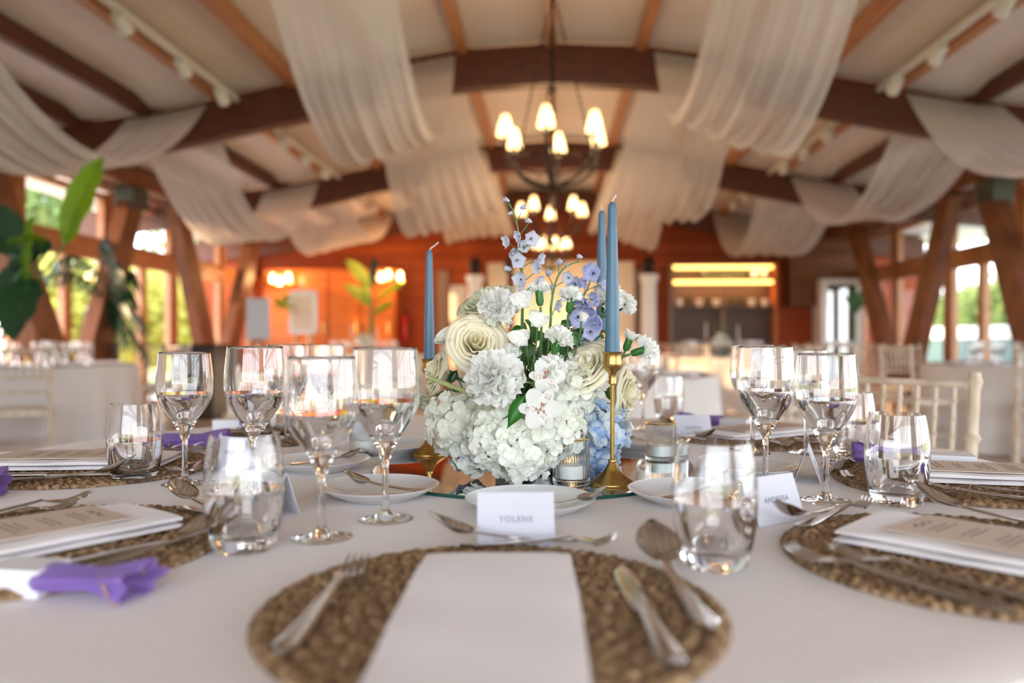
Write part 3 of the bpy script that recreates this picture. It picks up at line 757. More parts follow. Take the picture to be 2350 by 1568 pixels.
def make_votive():
    t = thing('votive_glass', (0, 0, 0), 'votive', 'votive holder', 'ribbed votive glasses'); h = .070; R = .0283
    rib = lambda a, r, z: .009 * math.cos(48 * a) if .003 < z < h - .004 and r > R - .0012 else 0
    out = [(0, 0), (R - .003, 0), (R - .0005, .002), (R, .005), (R, .02), (R, .04), (R, h - .006), (R, h - .003), (R - .0002, h)]
    ins = [(R - .0022, h), (R - .0024, .02), (R - .0026, .011), (R - .006, .0085), (0, .0085)]
    mb = MB(); mb.lathe(out + ins, 384, rib=rib); mk('ribbed_glass', mb, glass_rib, t, smooth=50)
    mb = MB(); mb.tube([(math.cos(a) * (R - .0008), math.sin(a) * (R - .0008), h) for a in [2 * PI * k / 64 for k in range(65)]], .0014, 8, False); mk('gold_rim', mb, gold, t)
    mb = MB(); mb.lathe([(0, .009), (.0205, .009), (.0205, .0285), (.0195, .0295), (0, .029)], 32); mb.tube([(0, 0, .028), (.001, 0, .034)], .0007, 5); mk('tealight', mb, wax_white, t, smooth=40)
    return t
votive = make_votive()
place(votive, tp(.091, 1.197, MZ), 0, 'gold-rimmed ribbed votive glass just left of the front candlestick')
place(votive, tp(.277, 1.452, MZ * 0 + .0005), 0, 'gold-rimmed ribbed votive glass right of the flowers, beside the GERMAN card')
place(votive, tp(-.288, 1.52, .0005), 0, 'gold-rimmed ribbed votive glass left of the flowers, behind the wine glasses')

# ------------------------------------------------------------------ purple tulle favour bags
def favour(x_, y_, rz, label, s_=1.0, box=True):
    t = thing('favour_bag', tp(x_, y_), label, 'favour bag', 'purple tulle favour bags', rz)
    rnd = random.Random(int(abs(x_ * 1000)))
    P = []
    for i in range(13):
        q = i / 12; rr = (.028 * (1 - q) ** .6 + .004 + (.0 if q < .55 else (q - .55) * .075)) * s_; row = []
        for k in range(28):
            a = 2 * PI * k / 28; r2 = rr * (1 + (.25 * q + .05) * math.sin(5 * a + 2 * q)) 
            row.append((-.045 * s_ + q * .11 * s_, math.cos(a) * r2, max(.002, .018 * s_ + math.sin(a) * r2 * .42)))
        P.append(row)
    mb = MB(); mb.grid(P, True); mk('tulle_pouch', mb, tulle, t, smooth=180, thick=.0004)
    mb = MB()
    for j in range(3): mb.tube([(.018 * s_ + .003 * j, math.cos(a) * .0105 * s_, .018 * s_ + math.sin(a) * .008 * s_) for a in [2 * PI * k / 16 for k in range(17)]], .0013, 6)
    mb.tube([(.02, .008, .02), (.03, .018, .024), (.035, .03, .012), (.03, .045, .003)], .0012, 6); mb.tube([(.02, -.008, .02), (.028, -.022, .022), (.04, -.03, .008), (.05, -.034, .003)], .0012, 6)
    mk('cord', mb, cord_m, t)
    if box:
        mb = MB(); mb.box((-.075 * s_, 0, .013), (.07 * s_, .05 * s_, .024)); mk('wrapped_favour', mb, favour_m, t, smooth=0)
    return t
favour(-.375, .69, R_(-8), 'white favour with purple tulle bag at the lower left table edge', .82)
favour(-.80, 1.10, R_(20), 'purple tulle bag below the left woven placemat edge', 1.1)
favour(-.66, 1.60, R_(10), 'purple tulle bag behind the left wine glass', 1.1)
favour(.76, .985, R_(170), 'purple tulle bag between the two right settings', 1.1)
favour(.69, 1.40, R_(160), 'purple tulle bag with white favour seen through the right tumbler', 1.1)
favour(.50, 2.02, R_(150), 'purple tulle bag on the far side behind the drooping rose', 1.0)
favour(-.64, 1.98, R_(10), 'purple tulle bag on the far side behind the left glasses', 1.0)
# ------------------------------------------------------------------ flowers
def petal_grid(L, W, cup=.3, bend=.2, ruf=0, nl=5, nw=5, tip=.5, rnd=None, notch=0):
    """petal along +Y, face +Z"""
    P = []; ph = rnd.uniform(0, 6.28) if rnd else 0; rounded = tip < 0; tip = max(tip, 0)
    for i in range(nl + 1):
        v = i / nl; ww = W * (.22, .72, .98, 1.0, .62)[min(4, int(v * 4 + .5))] if rounded else W * (math.sin(PI * min(1, (v ** .75) * (1 - tip * .28) + .04)) ** .7 if tip < 1 else math.sin(PI * v ** .8 * .96 + .05))
        row = []
        for j in range(nw + 1):
            u = -1 + 2 * j / nw
            z = cup * W * u * u + bend * L * v * v + ruf * W * math.sin(u * 7 + ph + v * 3) * v
            y_ = L * v * (1 - .10 * u * u * v) - notch * L * (1 if j % 2 else 0) * (1 if i == nl else 0)
            row.append(Vector((u * ww, y_, z)))
        P.append(row)
    return P
def basis(n_, spin=0):
    return Vector(n_).to_track_quat('Z', 'Y').to_matrix().to_4x4() @ Matrix.Rotation(spin, 4, 'Z')
def addp(mb, P, M): mb.grid([[M @ q for q in row] for row in P])
def hydrangea_mesh(c, R, seed, squash=(1, .9, .9), s_=.0105, dens=1.9):
    rnd = random.Random(seed); mb = MB(); N = int(dens * 5.2 * (R / s_) ** 2 / 1.9)
    for i in range(N):
        z = 1 - 2 * (i + .5) / N; a = i * 2.39996; r = math.sqrt(1 - z * z)
        n_ = Vector((r * math.cos(a), r * math.sin(a), z)) + Vector([rnd.uniform(-.12, .12) for _ in range(3)]); n_.normalize()
        if n_.y > .55: continue          # the side turned from the room's front is packed against its neighbours
        rr = R * (rnd.uniform(.88, 1.06) if i % 3 else rnd.uniform(.74, .86)); pos = c + Vector((n_.x * squash[0], n_.y * squash[1], n_.z * squash[2])) * rr
        nn = (n_ + Vector([rnd.uniform(-.65, .65) for _ in range(3)])).normalized()
        M0 = Matrix.Translation(pos) @ basis(nn, rnd.uniform(0, 6.28)); ps = s_ * rnd.uniform(.85, 1.2)
        for k in range(4):
            P = petal_grid(ps, ps * .66, rnd.uniform(-.3, .5), rnd.uniform(-.15, .5), .08, 4, 5, -1, rnd)
            addp(mb, P, M0 @ Matrix.Rotation(k * PI / 2 + rnd.uniform(-.1, .1), 4, 'Z') @ Matrix.Translation((0, .0008, 0)))
        mb.ball(pos, .0013, 5, 4)
    return mb
def rose_mesh(c, R, axis, seed, openness=1.0, layers=7):
    rnd = random.Random(seed); mb = MB(); M0 = Matrix.Translation(c) @ basis(axis, rnd.uniform(0, 6.28))
    for l_ in range(layers):
        q = l_ / (layers - 1); cnt = 3 if l_ < 2 else 5
        for k in range(cnt):
            ph = 2 * PI * k / cnt + l_ * .9 + rnd.uniform(-.15, .15)
            half = (1.35 if l_ < 2 else .95 + .12 * q)
            Rr = R * (.10 + .80 * q ** 1.05) * rnd.uniform(.94, 1.06); Hh = R * (.95 - .30 * q * openness) * rnd.uniform(.93, 1.05)
            nv, nu = 8, 9; P = []; w0 = rnd.uniform(0, 6.28)
            for i in range(nv + 1):
                v = i / nv; row = []
                for j in range(nu + 1):
                    u = -1 + 2 * j / nu
                    taper = 1 - .30 * v ** 4 - .25 * (1 - v) ** 2
                    aa = ph + u * half * taper
                    bulge = math.sin(PI * (.12 + .60 * v)) 
                    rad = Rr * (.22 + .80 * bulge * (v ** .55 if v > 0 else 0)) + u * u * R * .03
                    cur = max(0, v - .70) / .30
                    rad += q * openness * R * .26 * cur ** 1.6 + R * .018 * math.sin(5 * u + w0) * v
                    z = Hh * (v ** .85) * (1 - .14 * u * u * v) - q * openness * R * .16 * cur ** 2 + R * .022 * math.sin(6 * u + w0 * 2) * v - R * .35
                    row.append(M0 @ Vector((math.cos(aa) * rad, math.sin(aa) * rad, z)))
                P.append(row)
            mb.grid(P)
    return mb
def carnation_mesh(c, R, axis, seed, N=46, spread=95, ruf=.38):
    N = int(N * 1.1)
    rnd = random.Random(seed); mb = MB(); M0 = Matrix.Translation(c) @ basis(axis)
    for i in range(N):
        th = R_(spread) * math.sqrt((i + .3) / N); a = i * 2.39996 + rnd.uniform(-.2, .2)
        L_ = R * rnd.uniform(.72, 1.06); W = R * rnd.uniform(.38, .58)
        nl, nw = 5, 10; P = []; p1, p2 = rnd.uniform(0, 6.28), rnd.uniform(0, 6.28)
        for r_ in range(nl + 1):
            v = r_ / nl; row = []
            for j in range(nw + 1):
                u = -1 + 2 * j / nw; ww = W * (.12 + .88 * v ** 1.3)
                x_ = u * ww; y_ = L_ * v * (1 - .12 * u * u)
                if r_ == nl: y_ += L_ * .07 * (1 if j % 2 else -1)
                z = ruf * W * v ** 2 * math.sin(4.5 * u + p1) + .5 * ruf * W * v ** 3 * math.sin(9 * u + p2) + .12 * L_ * v * v
                row.append(Vector((x_, y_, z)))
            P.append(row)
        M = M0 @ Matrix.Rotation(a, 4, 'Z') @ Matrix.Rotation(PI / 2 - th + rnd.uniform(-.25, .25), 4, 'X') @ Matrix.Rotation(rnd.uniform(-1.3, 1.3), 4, 'Y')
        addp(mb, P, M)
    return mb
def calyx_mesh(c, axis, L_=.026, r=.0065):      # green cup below the bloom; c = top of the cup
    mb = MB(); ax = Vector(axis).normalized(); M = Matrix.Translation(Vector(c) - ax * L_) @ basis(ax)
    n = 20; P = []
    for (q, rr) in ((0, .2), (.06, .75), (.3, 1.05), (.6, 1.0), (.85, 1.02), (1.0, 1.15)):
        P.append([M @ Vector((math.cos(2 * PI * k / n) * rr * r, math.sin(2 * PI * k / n) * rr * r, L_ * q + (L_ * .22 * max(0, math.cos(5 * 2 * PI * k / n)) if q == 1 else 0))) for k in range(n)])
    mb.grid(P, True); return mb
def bez(a, b, c, d, n=12):
    a, b, c, d = map(Vector, (a, b, c, d)); out = []
    for i in range(n + 1):
        t = i / n; out.append(a * (1 - t) ** 3 + b * 3 * t * (1 - t) ** 2 + c * 3 * t * t * (1 - t) + d * t ** 3)
    return out
def stem_to_vase(p, axis, r=.0022, seed=0):
    rnd = random.Random(seed); a = Vector(p); ax = Vector(axis).normalized()
    e = VC + Vector((rnd.uniform(-.03, .03), rnd.uniform(-.03, .03), .035)); L_ = (a - e).length
    mb = MB(); mb.tube(bez(a, a - ax * L_ * .35, e + Vector((0, 0, L_ * .3)), e), r, 7); return mb
FG = 'flowers arranged in the teal vase'
def flower(kind, c, label, cat='flower'):
    return wthing(kind, c, label, cat, FG)
def V3(*a): return Vector(a)
# hydrangeas
HY = [ (1050, 972, 74, 1.25, pet_white, 'white hydrangea head at the lower left of the bouquet'),
 (1150, 1000, 84, 1.20, pet_white, 'white hydrangea head low in the middle, over the mirror'),
 (1195, 1052, 62, 1.17, pet_white, 'white hydrangea head lowest in the bouquet, touching the vase'),
 (1262, 985, 78, 1.20, pet_white, 'white hydrangea head behind the front votive glass'),
 (1300, 885, 74, 1.24, pet_white, 'white hydrangea head below the cream rose right of centre'),
 (1082, 1040, 50, 1.24, pet_mix, 'blue-tinged hydrangea head at the lower left, near the mirror'),
 (1378, 985, 66, 1.27, pet_blue, 'light blue hydrangea head behind the front candlestick'),
 (1372, 1062, 46, 1.28, pet_blue, 'small light blue hydrangea head lowest beside the candlestick base')]
for i, (px, py, pr, Y, m, lb) in enumerate(HY):
    c = at(px, py, Y); R = pr / F * Y; t = flower('hydrangea', c, lb, 'hydrangea')
    mk('florets', hydrangea_mesh(c, R, 20 + i, s_=.0100 if m is pet_white else .0105), m, t, smooth=180)
    mb = MB(); mb.ball(c, R * .62, 16, 10, (1, .9, .9)); mk('core', mb, m, t, smooth=180)
    ax = (c - (VC + V3(0, 0, .06))).normalized(); mk('stem', stem_to_vase(c, ax, .003, i), green, t)
# roses
RO = [ (1093, 792, 74, 1.22, (.15, -.85, .35), pet_cream, 1.0, 'large cream rose at the upper left of the bouquet, below a carnation'),
 (1120, 702, 74, 1.36, (-.35, -.35, .8), pet_rose_pale, .9, 'greenish cream rose behind the top left carnation'),
 (1345, 850, 80, 1.24, (-.45, -.55, .62), pet_cream, 1.0, 'large cream rose right of centre, left of the front candlestick'),
 (1430, 905, 68, 1.30, (.75, -.35, -.05), pet_cream, 1.1, 'drooping pale cream rose at the right edge of the bouquet'),
 (1008, 855, 58, 1.34, (-.75, -.25, .25), pet_cream, 1.1, 'cream rose turned away at the left edge, below the lone candle'),
 (985, 925, 36, 1.36, (-.5, -.4, -.5), pet_rose_pale, .8, 'small yellowish rose at the lower left edge of the bouquet')]
for i, (px, py, pr, Y, ax, m, op, lb) in enumerate(RO):
    c = at(px, py, Y); R = pr / F * Y; t = flower('rose', c, lb, 'rose'); ax = Vector(ax).normalized()
    mk('petals', rose_mesh(c, R, ax, 50 + i, op), m, t, smooth=180, thick=.0006)
    mk('sepals', calyx_mesh(c - ax * R * .22, ax, R * .35, R * .22), green, t)
    mk('stem', stem_to_vase(c - ax * R * .5, ax, .0032, 60 + i), green, t)
# carnations (px, py, r, depth, axis, N, spread)
CA = [ (1142, 708, 47, 1.22, (-.05, -.85, .45), 60, 100, 'full white carnation at the top left, in front of a greenish rose'),
 (1135, 868, 66, 1.15, (0, -.9, .25), 72, 105, 'largest ruffled white carnation, in the middle left'),
 (1236, 662, 30, 1.22, (-.1, .05, 1), 26, 62, 'small upright carnation beside the top of the stems'),
 (1312, 678, 32, 1.24, (.15, -.1, .95), 24, 70, 'half-open white carnation under the lavender delphinium'),
 (1283, 772, 36, 1.17, (.25, -.30, .9), 40, 75, 'flat white carnation in the middle of the green stems'),
 (1392, 690, 42, 1.30, (.2, -.4, .85), 44, 95, 'white carnation half hidden behind the tallest blue candle'),
 (1432, 700, 30, 1.34, (.7, -.3, .4), 30, 90, 'ruffled carnation showing right of the tallest blue candle'),
 (1487, 800, 34, 1.28, (.75, -.15, .25), 26, 70, 'white carnation sticking out farthest right of the bouquet'),
 (1265, 850, 38, 1.17, (.0, -.7, .65), 40, 95, 'white ruffled carnation above the speckled lilies'),
 (1172, 812, 26, 1.18, (.3, -.6, .7), 26, 85, 'small white carnation above the largest one')]
for i, (px, py, pr, Y, ax, N, sp_, lb) in enumerate(CA):
    c = at(px, py, Y); R = pr / F * Y; t = flower('carnation', c, lb, 'carnation'); ax = Vector(ax).normalized(); c0 = c - ax * R * (.35 if sp_ < 80 else .05)
    mk('petals', carnation_mesh(c0, R, ax, 80 + i, N, sp_), pet_car, t, smooth=180)
    mk('calyx', calyx_mesh(c0 + ax * .004, ax, .025, .006), leaf_m, t)
    mk('stem', stem_to_vase(c0 - ax * .022, ax, .0021, 90 + i), green, t)
# carnation bud
c = at(1447, 772, 1.28); ax = V3(.35, -.1, 1).normalized(); t = flower('carnation_bud', c, 'closed white carnation bud right of the tallest blue candle', 'flower bud')
mb = MB()
for k in range(7):
    addp(mb, petal_grid(.026, .008, .5, -.12, .1, 4, 4, .4, random.Random(k)), Matrix.Translation(c - ax * .012) @ basis(ax) @ Matrix.Rotation(k * .9, 4, 'Z') @ Matrix.Rotation(R_(72 - 4 * k), 4, 'X') @ Matrix.Translation((0, 0, -.001)))
mk('petals', mb, pet_car, t, smooth=180); mk('calyx', calyx_mesh(c, ax, .026, .0062), leaf_m, t); mk('stem', stem_to_vase(c - ax * .026, ax, .002, 7), green, t)
c = at(1022, 775, 1.28); ax = V3(-.6, -.3, .6).normalized(); t = flower('rose_bud', c, 'small white bud poking out left of the large cream rose', 'flower bud')
mk('petals', rose_mesh(c, .021, ax, 5, .3, 4), pet_white, t, smooth=180); mk('sepal', calyx_mesh(c - ax * .006, ax, .014, .006), leaf_m, t); mk('stem', stem_to_vase(c - ax * .015, ax, .002, 8), green, t)
# sweet-pea like loose white blossoms
SP = [(1200, 690, 27, 1.2, (-.3, -.9, .1), 'white butterfly-shaped blossom left of the upright carnation'), (1234, 735, 25, 1.18, (0, -1, .1), 'pouched white blossom in the middle above the flat carnation'),
 (1194, 780, 27, 1.17, (-.1, -.9, .35), 'white winged blossom above the largest carnation'), (1335, 728, 15, 1.2, (.8, -.6, .1), 'narrow white blossom beside the blue delphinium florets')]
for i, (px, py, pr, Y, ax, lb) in enumerate(SP):
    c = at(px, py, Y); R = pr / F * Y; t = flower('sweet_pea', c, lb, 'sweet pea'); rnd = random.Random(i); M = Matrix.Translation(c) @ basis(ax, rnd.uniform(-.4, .4)); mb = MB()
    for a, l_, w_ in ((60, 1, .62), (-60, 1, .62), (150, .75, .45), (-150, .75, .45), (0, .7, .5), (180, .55, .35)):
        addp(mb, petal_grid(R * l_ * 1.15, R * w_, .45, rnd.uniform(-.3, .6), .35, 6, 9, .2, rnd), M @ Matrix.Rotation(R_(a), 4, 'Z'))
    mk('petals', mb, pet_car, t, smooth=180); mk('stem', stem_to_vase(c + V3(0, .004, -.004), V3(0, -.2, 1), .0014, 30 + i), green, t)
# alstroemeria
AL = [(1253, 868, 40, 1.155, (.1, -.9, .3), 'speckled white lily flower above the two-petalled speckled one'), (1240, 940, 48, 1.13, (.0, -.95, .15), 'largest speckled white lily flower, in the centre of the bouquet'), (1196, 872, 34, 1.155, (-.7, -.6, .2), 'speckled lily seen from the side, next to the largest carnation')]
for i, (px, py, pr, Y, ax, lb) in enumerate(AL):
    c = at(px, py, Y); R = pr / F * Y; t = flower('peruvian_lily', c, lb, 'lily'); rnd = random.Random(40 + i); M = Matrix.Translation(c) @ basis(ax); mb = MB(); ms = MB()
    for k in range(6):
        w_ = .44 if k % 2 == 0 else .30; Mk = M @ Matrix.Rotation(k * PI / 3 + PI / 2 * 0 + .5, 4, 'Z') @ Matrix.Rotation(R_(18), 4, 'X')
        P = petal_grid(R * 1.15, R * w_, .3, .10, .05, 7, 6, .9, rnd); addp(mb, P, Mk)
        if k % 2:
            for q in range(26):
                v = rnd.uniform(.25, .72); u = rnd.uniform(-.6, .6); y_ = v * R * 1.15
                z = .3 * R * w_ * u * u + .10 * R * 1.15 * v * v + .0009
                a_ = Mk @ Vector((u * R * w_ * .8, y_, z)); b_ = Mk @ Vector((u * R * w_ * .86, y_ + R * .07, z + .0004)); ms.tube([a_, b_], .00022, 4)
    for k in range(5):
        a = rnd.uniform(0, 6.28); p0 = M @ Vector((0, 0, 0)); p1 = M @ Vector((.22 * R * math.cos(a), .22 * R * math.sin(a), R * .55)); ms.tube([p0, p1], .0004, 4)
        ms.ball(p1, .0014, 6, 4, (1, 1, 2))
    mk('petals', mb, pet_car, t, smooth=180); mk('throat_markings', ms, speck, t); mk('stem', stem_to_vase(c - Vector(ax) * .008, ax, .0022, 45 + i), green, t)
# delphiniums
def floret(mb, c, ax, r, rnd, n=5):
    M = Matrix.Translation(c) @ basis(ax, rnd.uniform(0, 6))
    for k in range(n):
        addp(mb, petal_grid(r * 1.05, r * .60, .2, rnd.uniform(.15, .5), .12, 4, 5, .25, rnd), M @ Matrix.Rotation(2 * PI * k / n, 4, 'Z') @ Matrix.Rotation(R_(12), 4, 'X'))
    for k in range(3): addp(mb, petal_grid(r * .5, r * .24, .3, .5, .1, 2, 3, .3, rnd), M @ Matrix.Rotation(2.1 * k + .4, 4, 'Z') @ Matrix.Rotation(R_(35), 4, 'X'))
def bell(mb, c, ax, r, rnd):
    M = Matrix.Translation(c) @ basis(ax)
    for k in range(5): addp(mb, petal_grid(r * 1.7, r * .55, .35, -.10, .08, 4, 4, .3, rnd), M @ Matrix.Rotation(2 * PI * k / 5, 4, 'Z') @ Matrix.Translation((0, r * .28, -r * .8)) @ Matrix.Rotation(R_(80), 4, 'X'))
def delph(stem_px, blooms, Y, m, label, sd):
    rnd = random.Random(sd); pts = [at(x_, y_, Y) for x_, y_ in stem_px]
    t = flower('delphinium', pts[0], label, 'delphinium')
    mb = MB(); full = [VC + V3(rnd.uniform(-.02, .02), rnd.uniform(-.02, .02), .04)] + pts; n = len(full); sp_ = []
    for i in range(n - 1):
        p0, p1, p2, p3 = full[max(i - 1, 0)], full[i], full[i + 1], full[min(i + 2, n - 1)]
        for q in range(5):
            u = q / 5; sp_.append(.5 * ((2 * p1) + (p2 - p0) * u + (2 * p0 - 5 * p1 + 4 * p2 - p3) * u * u + (3 * p1 - p0 - 3 * p2 + p3) * u ** 3))
    sp_.append(full[-1]); rs = [.0026 - .0018 * i / len(sp_) for i in range(len(sp_))]
    mb.tube(sp_, rs, 7); st = mk('stem', mb, green, t)
    eyes = MB()
    for (x_, y_, r, kind) in blooms:
        c = at(x_, y_, Y - rnd.uniform(-.008, .015)); rr = 1.22 * r / F * Y
        near = min(sp_, key=lambda q: (q - c - V3(0, 0, -.02)).length); ped = MB(); ped.tube(bez(near, near + V3((c.x - near.x) * .3, 0, .01), c + V3(0, .004, -.006), c + V3(0, .003, 0), 6), .0007, 5); mk('pedicel', ped, green, t)
        f = MB()
        if kind == 'f':
            ax = V3(rnd.uniform(-.6, .6), -1, rnd.uniform(-.25, .25)); floret(f, c, ax, rr, rnd); eyes.ball(c - V3(0, .0015, 0), rr * .14, 6, 4)
        elif kind == 's':
            ax = V3(rnd.choice((-1, 1)) * rnd.uniform(.6, 1), -.5, rnd.uniform(-.5, 0)); floret(f, c, ax, rr, rnd)
        else: bell(f, c, V3(rnd.uniform(-.8, .8), -.3, .15), rr * .62, rnd)
        mk('bud' if kind == 'b' else 'blossom', f, m, t, smooth=180)
    mk('eyes', eyes, leaf_dk, t)
delph([(1198, 740), (1200, 650), (1192, 570), (1186, 510), (1168, 463)], [(1163, 459, 12, 'b'), (1200, 476, 13, 'b'), (1171, 490, 10, 'b'), (1214, 507, 13, 'b'), (1168, 554, 15, 's'), (1193, 541, 13, 's'), (1218, 549, 17, 'f'), (1202, 568, 16, 'f'), (1172, 580, 15, 's'), (1186, 598, 17, 'f'),
  (1236, 592, 15, 's'), (1238, 612, 15, 's'), (1166, 617, 14, 'b'), (1196, 642, 17, 'f'), (1233, 645, 14, 's'), (1190, 662, 14, 's')], 1.22, pet_pale, 'tall pale lilac delphinium spike rising highest from the bouquet', 1)
delph([(1262, 760), (1265, 700), (1278, 640), (1300, 612), (1330, 600)], [(1331, 589, 11, 'b'), (1283, 603, 14, 'b'), (1258, 628, 15, 'b'), (1301, 608, 10, 'b'), (1305, 638, 14, 'f'), (1266, 660, 12, 'b'), (1275, 700, 14, 's')], 1.24, pet_pale, 'arching delphinium stem of pale closed buds right of the tall spike', 2)
delph([(1290, 800), (1310, 730), (1345, 670), (1362, 620)], [(1342, 615, 18, 's'), (1362, 628, 22, 'f'), (1320, 652, 18, 'f'), (1345, 648, 14, 's'), (1378, 652, 16, 's'), (1326, 728, 24, 'f'), (1350, 700, 22, 's'), (1345, 745, 18, 's'), (1362, 715, 20, 's'), (1355, 762, 18, 'f'), (1300, 740, 16, 's'), (1318, 690, 16, 's'), (1372, 685, 17, 's'), (1338, 680, 15, 's'), (1378, 740, 17, 's'), (1335, 770, 17, 's'), (1368, 790, 15, 's'), (1308, 712, 13, 's')], 1.27, pet_lav, 'lavender blue delphinium in the upper right of the bouquet', 3)
delph([(1330, 840), (1350, 790), (1365, 750)], [(1340, 800, 17, 's'), (1355, 780, 17, 's'), (1318, 815, 13, 's'), (1365, 765, 14, 's'), (1240, 815, 12, 's'), (1308, 775, 15, 's'), (1375, 800, 15, 's'), (1300, 830, 14, 's')], 1.29, pet_blue, 'deep blue delphinium florets behind the right cream rose', 4)
# greenery
def leaf(pts_px, Y, w_, m, label, nm='leaf_sprig'):
    a, b = at(*pts_px[0], Y), at(*pts_px[1], Y - .01); t = flower(nm, a, label, 'leaf')
    d = b - a; L_ = d.length; M = Matrix.Translation(a) @ Matrix(((d.normalized().z, d.normalized().x, 0, 0), (0, 0, -1, 0), (-d.normalized().x, d.normalized().z, 0, 0), (0, 0, 0, 1)))
    mb = MB(); addp(mb, petal_grid(L_, w_, .75, .18, .08, 10, 6, 1.0, random.Random(1)), M); mk('blade', mb, m, t, smooth=180)
    mk('stem', stem_to_vase(a, V3(0, -.2, .6), .0012, 3), green, t)
leaf([(1205, 905), (1163, 985)], 1.14, .012, leaf_m, 'bright green leaf hanging between the lily and the hydrangeas')
leaf([(1205, 915), (1228, 960)], 1.14, .010, leaf_m, 'small green leaf right of the bright hanging leaf')
leaf([(1045, 915), (990, 965)], 1.30, .006, leaf_dk, 'dark narrow leaf under the left edge roses')
leaf([(1048, 850), (1030, 885)], 1.25, .007, leaf_dk, 'dark leaf beside the large cream rose')
leaf([(1175, 760), (1205, 752)], 1.24, .008, leaf_m, 'green leaf under the top left carnation')
t = flower('thick_stem', at(985, 868, 1.27), 'thick pale green stem lying across the left edge of the bouquet', 'flower stem')
mb = MB(); mb.tube([at(985, 868, 1.27), at(1030, 884, 1.24), at(1085, 905, 1.2)], .0036, 10); mk('stalk', mb, green_pale, t)
rnd = random.Random(9)
FILL = MB()
for k in range(26):
    px = 1180 + k * 5.2 + rnd.uniform(-6, 6); a = at(px, rnd.uniform(775, 850), 1.24 + rnd.uniform(-.05, .05)); e = VC + V3(rnd.uniform(-.03, .03), rnd.uniform(-.03, .03), .05)
    FILL.tube(bez(a, a + V3(0, 0, -.05), e + V3(0, 0, .1), e, 8), .0014, 5)
for k in range(130):
    a = at(rnd.uniform(1180, 1360), rnd.uniform(760, 880), 1.27 + rnd.uniform(-.02, .05)); addp(FILL, petal_grid(.032, .008, .3, .1, 0, 4, 2, .9), Matrix.Translation(a) @ basis(V3(rnd.uniform(-1, 1), rnd.uniform(-1, 0), rnd.uniform(-.3, 1)), rnd.uniform(0, 6)))
o = mk('filler_foliage', FILL, green, smooth=180); tag(o, 'loose green stems and small leaves filling the middle of the bouquet', 'greenery', FG, 'stuff')
# ------------------------------------------------------------------ chairs
def make_chair():
    t = thing('banquet_chair', (0, 0, 0), 'chair', 'chair', 'limewashed spindle-back chairs'); hw, hd, hs = .195, .19, .44
    def turned(a, b, r, knots, n=10):
        a, b = Vector(a), Vector(b); prof = []; N = 40; pts = []; rs = []
        for i in range(N + 1):
            q = i / N; pts.append(a.lerp(b, q)); k = max([math.exp(-((q - kk) / .014) ** 2) for kk in knots] + [0]); rs.append(r * (1 + .65 * k))
        mb = MB(); mb.tube(pts, rs, n); return mb
    for sx in (-1, 1):
        mk('front_leg', turned((sx * hw, hd, 0), (sx * hw, hd, hs), .014, (.25, .5, .75)), limewash, t)
        mb = turned((sx * (hw - .005), -hd - .06, 0), (sx * (hw - .01), -hd, hs), .015, (.3, .6)); m2 = turned((sx * (hw - .01), -hd, hs), (sx * (hw - .01), -hd - .05, .93), .0155, (.3, .62, .94))
        mb.add(m2.v, m2.f); mk('back_post', mb, limewash, t)
        mk('stretcher', turned((sx * hw, hd, .16), (sx * hw, -hd - .04, .16), .009, (.3, .7)), limewash, t)
    for yy, z in ((hd, .2), (-hd - .04, .2)): mk('stretcher', turned((-hw, yy, z), (hw, yy, z), .009, (.3, .7)), limewash, t)
    P = MB(); P.box((0, 0, hs), (2 * hw + .01, 2 * hd + .02, .03)); mk('seat', P, limewash, t)
    c = MB(); q = []
    for i in range(9):
        v = -1 + 2 * i / 8; q.append([(u / 4 * hw * .96, v * hd * .96, hs + .015 + .028 * (1 - abs(u / 4) ** 4) * (1 - abs(v) ** 4)) for u in range(-4, 5)])
    c.grid(q); c.box((0, 0, hs + .016), (2 * hw * .96, 2 * hd * .96, .012)); mk('seat_cushion', c, cushion_m, t, smooth=60)
    yb = lambda z: -hd - .05 * (z - hs) / (.93 - hs)
    for z in (.895, .70, .60): mk('back_rail', turned((-hw + .01, yb(z), z), (hw - .01, yb(z), z), .0115 if z > .8 else .010, (.04, .96)), limewash, t)
    for k in range(6):
        x_ = -hw + .01 + (2 * hw - .02) * (k + 1) / 7; mk('spindle', turned((x_, yb(.70), .70), (x_, yb(.895), .895), .0068, (.25, .5, .75), 8), limewash, t)
    return t
chair = make_chair()
CH = 'limewashed spindle-back chairs'
# chair back faces away from the table: rz so that +Y points to the table centre
def chair_at(x_, y_, tx, ty, label, s_=1.0):
    rz = math.atan2(ty - y_, tx - x_) - PI / 2; place(chair, (x_, y_, 0), rz, label, CH, s_)
chair_at(.955, 2.11, .15, 1.55, 'limewashed spindle chair at the front table, behind the right tumblers', .955)
chair_at(-.68, 2.50, -.2, 1.6, 'limewashed chair at the front table, glimpsed between the left wine glasses', .955)

